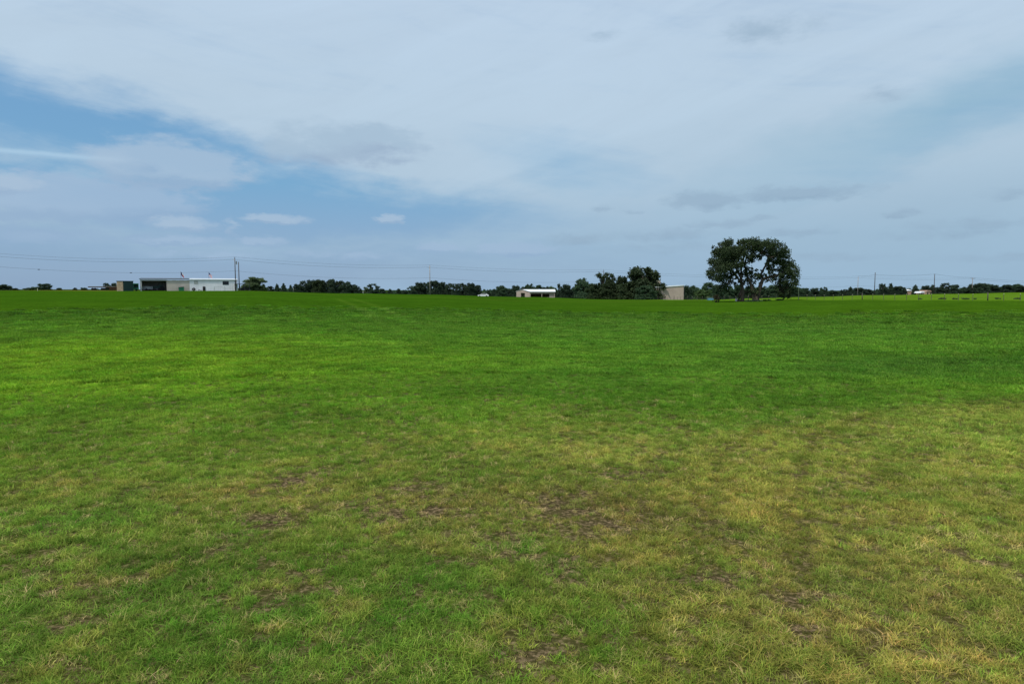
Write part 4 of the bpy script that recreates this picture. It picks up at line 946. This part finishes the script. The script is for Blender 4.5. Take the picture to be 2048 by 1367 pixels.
# ------------------------------------------------------------------ sky
SUN_EL = math.radians(58); SUN_AZ = math.radians(-138)   # azimuth from +Y toward +X
wd = bpy.data.worlds.new('World'); SC.world = wd; wd.use_nodes = True; wd.cycles.sampling_method = 'MANUAL'; wd.cycles.sample_map_resolution = 128; nt = wd.node_tree; nt.nodes.clear(); L = nt.links.new
out = N(nt, 'ShaderNodeOutputWorld'); bg = N(nt, 'ShaderNodeBackground'); bg.inputs['Strength'].default_value = .1; L(bg.outputs[0], out.inputs[0])
sky = N(nt, 'ShaderNodeTexSky', sky_type='NISHITA'); sky.sun_disc = False; sky.sun_elevation = SUN_EL; sky.sun_rotation = SUN_AZ; sky.air_density = 1.0; sky.dust_density = .6; sky.ozone_density = 1.5
tc = N(nt, 'ShaderNodeTexCoord'); sx = N(nt, 'ShaderNodeSeparateXYZ'); L(tc.outputs['Generated'], sx.inputs[0])
def S(x):
    return x
def mth(op, a, b=None, c=None, clamp=False):
    n = N(nt, 'ShaderNodeMath', operation=op); n.use_clamp = clamp
    for i, v in enumerate((a, b, c)):
        if v is None: continue
        if isinstance(v, (int, float)): n.inputs[i].default_value = v
        else: L(v, n.inputs[i])
    return n.outputs[0]
az = mth('ARCTAN2', sx.outputs[0], sx.outputs[1]); el = mth('ARCSINE', sx.outputs[2])
DEG = 180 / math.pi
azd = mth('MULTIPLY', az, DEG); eld = mth('MULTIPLY', el, DEG)
def azel(px, py):
    d = ray(px, py).normalized(); return math.atan2(d.x, d.y) * DEG, math.asin(d.z) * DEG
def noise(scx, scy, off, detail=6, rough=.55, dist=0, rot=0):
    cb = N(nt, 'ShaderNodeCombineXYZ')
    if rot:
        c, s = math.cos(rot), math.sin(rot)
        ax = mth('ADD', mth('MULTIPLY', azd, c), mth('MULTIPLY', eld, s)); ay = mth('SUBTRACT', mth('MULTIPLY', eld, c), mth('MULTIPLY', azd, s))
    else: ax, ay = azd, eld
    L(mth('MULTIPLY', ax, scx), cb.inputs[0]); L(mth('MULTIPLY', ay, scy), cb.inputs[1]); cb.inputs[2].default_value = off
    n = N(nt, 'ShaderNodeTexNoise'); n.inputs['Scale'].default_value = 1; n.inputs['Detail'].default_value = detail; n.inputs['Roughness'].default_value = rough; n.inputs['Distortion'].default_value = dist
    L(cb.outputs[0], n.inputs['Vector']); return n.outputs['Fac']
nwx = noise(.10, .22, 3.1, 2); nwy = noise(.10, .22, 8.7, 2); nfx = noise(.6, 1.4, 1.7, 4, .6); nfy = noise(.6, 1.4, 6.2, 4, .6)
wax = mth('ADD', mth('ADD', azd, mth('MULTIPLY', mth('SUBTRACT', nwx, .5), 9)), mth('MULTIPLY', mth('SUBTRACT', nfx, .5), 2.4))
wel = mth('ADD', mth('ADD', eld, mth('MULTIPLY', mth('SUBTRACT', nwy, .5), 4)), mth('MULTIPLY', mth('SUBTRACT', nfy, .5), 1.4))
sax = mth('ADD', azd, mth('MULTIPLY', mth('SUBTRACT', nfx, .5), 3.2)); sel = mth('ADD', eld, mth('MULTIPLY', mth('SUBTRACT', nfy, .5), 1.0))
def vec(a, b):
    n = N(nt, 'ShaderNodeCombineXYZ'); L(a, n.inputs[0]); L(b, n.inputs[1]); return n.outputs[0]
VB = vec(wax, wel); VS = vec(sax, sel)
def blob(px, py, rx, ry, rot=0, small=False, dy=0.0, lin_=False):
    """soft ellipse centred on a direction, radii in degrees"""
    a0, e0 = azel(px, py)
    m = N(nt, 'ShaderNodeMapping', vector_type='TEXTURE'); L(VS if small else VB, m.inputs['Vector'])
    m.inputs['Location'].default_value = (a0, e0 + dy, 0); m.inputs['Rotation'].default_value = (0, 0, math.radians(rot)); m.inputs['Scale'].default_value = (rx * 1.9, ry * 1.9, 1)
    gd = N(nt, 'ShaderNodeTexGradient', gradient_type='SPHERICAL'); L(m.outputs[0], gd.inputs[0]); return gd.outputs['Fac']
def smooth(x, a, b):
    n = N(nt, 'ShaderNodeMapRange', interpolation_type='SMOOTHSTEP'); n.inputs[1].default_value = a; n.inputs[2].default_value = b; L(x, n.inputs[0]); return n.outputs[0]
def mixc(f, a, b):
    n = N(nt, 'ShaderNodeMix', data_type='RGBA')
    if isinstance(f, (int, float)): n.inputs[0].default_value = f
    else: L(f, n.inputs[0])
    for v, i in ((a, 6), (b, 7)):
        if isinstance(v, tuple): n.inputs[i].default_value = v
        else: L(v, n.inputs[i])
    return n.outputs[2]
def K10(rgb): v = lin(rgb) * 10; return (*v, 1)
# clear blue = Nishita sky under a little blue haze, deeper low down
rp = N(nt, 'ShaderNodeValToRGB'); L(mth('DIVIDE', eld, 90, clamp=True), rp.inputs[0])
e = rp.color_ramp.elements; e[0].position = 0; e[0].color = (*lin((133, 166, 203)), 1); e[1].position = 1; e[1].color = (*lin((90, 140, 205)), 1)
e.new(.05).color = (*lin((128, 167, 206)), 1); e.new(.09).color = (*lin((116, 169, 209)), 1); e.new(.2).color = (*lin((110, 161, 208)), 1)
sc10 = N(nt, 'ShaderNodeVectorMath', operation='SCALE'); L(rp.outputs[0], sc10.inputs[0]); sc10.inputs['Scale'].default_value = 10
clear = mixc(.82, sky.outputs[0], sc10.outputs[0])
# high veil with holes
holes = [(60, 225, 10, 2.4, -14, .95), (240, 270, 9, 1.7, -12, 1.2), (600, 422, 14, 2.1, -2, 1.2), (900, 435, 6, 1.8, 0, .8), (480, 385, 9, 1.1, -4, .8), (60, 385, 5, .9, 0, .7), (150, 540, 30, 1.8, 0, .95), (1130, 320, 5, 2.0, -10, .3), (100, 335, 12, .8, 0, .6), (1960, 230, 8, 1.6, 18, .4), (900, 520, 16, 1.5, 0, .5), (480, 335, 6, .8, 0, .6)]
H_ = None
for (px, py, rx, ry, ro, w_) in holes:
    b_ = mth('MULTIPLY', blob(px, py, rx, ry, ro), w_); H_ = b_ if H_ is None else mth('MAXIMUM', H_, b_)
streak = noise(.035, .30, 2.2, 6, .6, .6, math.radians(-8)); streak2 = noise(.05, .22, 9.1, 6, .6, .8, math.radians(16))
veil = mth('SUBTRACT', 1.12, mth('MULTIPLY', H_, 1.35)); veil = mth('ADD', veil, mth('MULTIPLY', mth('SUBTRACT', streak, .5), .8)); veil = mth('ADD', veil, mth('MULTIPLY', mth('SUBTRACT', streak2, .5), .5))
streak3 = noise(.16, .9, 5.5, 5, .62, .5, math.radians(-6)); veil = mth('ADD', veil, mth('MULTIPLY', mth('SUBTRACT', streak3, .5), .55))
veil = smooth(veil, .02, 1.15)
rv = N(nt, 'ShaderNodeValToRGB'); L(mth('DIVIDE', eld, 60, clamp=True), rv.inputs[0])
e = rv.color_ramp.elements; e[0].position = 0; e[0].color = (*lin((151, 180, 206)), 1); e[1].position = 1; e[1].color = (*lin((196, 212, 230)), 1)
e.new(.07).color = (*lin((159, 187, 210)), 1); e.new(.15).color = (*lin((178, 201, 220)), 1); e.new(.24).color = (*lin((184, 206, 225)), 1); e.new(.40).color = (*lin((187, 208, 229)), 1)
sv = N(nt, 'ShaderNodeVectorMath', operation='SCALE'); L(rv.outputs[0], sv.inputs[0]); L(mth('ADD', 9.3, mth('MULTIPLY', streak2, 1.5)), sv.inputs['Scale'])
col = mixc(veil, clear, sv.outputs[0])
# right part of the sky a little greener blue
col = mixc(mth('MULTIPLY', blob(2000, 470, 24, 6, 0), .35), col, K10((156, 187, 208)))
col = mixc(mth('MULTIPLY', blob(1980, 195, 13, 2.0, 16), .8), col, K10((148, 185, 208)))
col = mixc(mth('MULTIPLY', blob(1130, 320, 5, 1.6, -8), .45), col, K10((148, 187, 216)))
# contrail
a0, e0 = azel(0, 300); a1, e1 = azel(270, 322); sl = (e1 - e0) / (a1 - a0)
q = mth('SUBTRACT', mth('ADD', eld, mth('MULTIPLY', mth('SUBTRACT', nfy, .5), .18)), mth('MULTIPLY_ADD', azd, sl, e0 - sl * a0))
ct = mth('MULTIPLY', mth('EXPONENT', mth('MULTIPLY', mth('POWER', mth('ABSOLUTE', mth('DIVIDE', q, .17)), 2.0), -1)), mth('SUBTRACT', 1.0, smooth(azd, azel(215, 315)[0], azel(285, 322)[0])))
col = mixc(mth('MULTIPLY', ct, .75), col, K10((172, 204, 228)))
# soft cumulus: pale body, greyer foot; each layer gathers its puffs, then is coloured once
CT = noise(.45, 1.1, 4.4, 5, .6)
def layer(puffs, top, foot, thr, gain=1.0):
    global col
    B = Ft = None
    for (px, py, rx, ry, op) in puffs:
        b = mth('MULTIPLY', blob(px, py, rx, ry, 0, True), op); f = mth('MULTIPLY', blob(px, py, rx * 1.2, ry, 0, True, -ry * 1.1), op)
        B = b if B is None else mth('MAXIMUM', B, b); Ft = f if Ft is None else mth('MAXIMUM', Ft, f)
    m = mth('MULTIPLY', smooth(mth('ADD', B, mth('MULTIPLY', mth('SUBTRACT', CT, .5), .9)), *thr), mth('MULTIPLY', smooth(B, .05, .35), gain))
    fd = smooth(mth('SUBTRACT', Ft, B), -.25, .25)
    col = mixc(m, col, mixc(fd, K10(top), K10(foot)))
layer([(690, 290, 5.6, 1.5, .75), (745, 275, 3.4, .9, .85), (800, 290, 2.4, .9, .7), (590, 300, 3, 1.0, .7)], (163, 188, 210), (150, 173, 199), (.15, .65), .75)
layer([(150, 400, 6.5, 1.5, .9), (260, 400, 4.8, 1.2, .8), (100, 415, 3, .7, .8), (80, 470, 4.5, .7, .6), (345, 480, 3, .35, .8), (520, 482, 2, .38, .7), (880, 497, 2, .4, .7), (1025, 500, 2.8, .5, .9), (700, 510, 6, .5, .5), (400, 510, 6, .4, .5)], (160, 186, 213), (148, 176, 206), (.15, .55), .8)
layer([(340, 330, 4.2, 1.5, 1.2), (390, 350, 3.2, .8, 1.1), (300, 312, 2.0, .8, 1.1), (10, 368, 1.9, .75, .95), (365, 447, 2.0, .5, 1), (550, 438, 2.3, .34, .9), (778, 437, 1.0, .3, .9), (458, 447, .6, .9, .55)], (172, 194, 216), (153, 179, 207), (.16, .65), .72)
layer([(1415, 400, 2.4, .6, 1), (1590, 387, 4.0, .48, 1), (1540, 383, 1.6, .36, .8), (1425, 448, 1.8, .28, .6), (1478, 447, 1.6, .34, .7), (1590, 465, 2.4, .32, .75), (1535, 435, .9, .25, .6), (1810, 424, 1.2, .32, .7), (1970, 447, 4.5, .42, .6), (2040, 385, 2.2, .45, .6), (1160, 478, 2.6, .45, .7), (1325, 470, 3.2, .5, .7), (1210, 418, 1.3, .34, .55), (1260, 424, .9, .26, .5), (1860, 470, 4, .4, .5), (1650, 515, 5, .4, .5), (1320, 495, 4, .4, .5), (2000, 515, 4, .4, .5), (1540, 58, 3.4, 1.1, .55), (1210, 70, 1.5, .5, .5), (1770, 190, 2.0, .6, .45)], (149, 175, 198), (141, 167, 191), (.1, .75), .72)
# below the horizon
col = mixc(smooth(eld, -1.5, -.2), K10((90, 110, 80)), col)
L(col, bg.inputs['Color'])
sl_ = bpy.data.lights.new('sun', 'SUN'); sl_.energy = 3.0; sl_.angle = math.radians(5); sl_.color = (1, .96, .9); so = bpy.data.objects.new('sun', sl_); COL.objects.link(so)
dv = Vector((math.sin(SUN_AZ) * math.cos(SUN_EL), math.cos(SUN_AZ) * math.cos(SUN_EL), math.sin(SUN_EL))); so.rotation_euler = (-dv).to_track_quat('-Z', 'Y').to_euler(); so.location = (0, 0, 60)

SC.view_settings.view_transform = 'Standard'; SC.view_settings.look = 'None'; SC.view_settings.exposure = 0.0; SC.view_settings.gamma = 1
SC.render.engine = 'CYCLES'
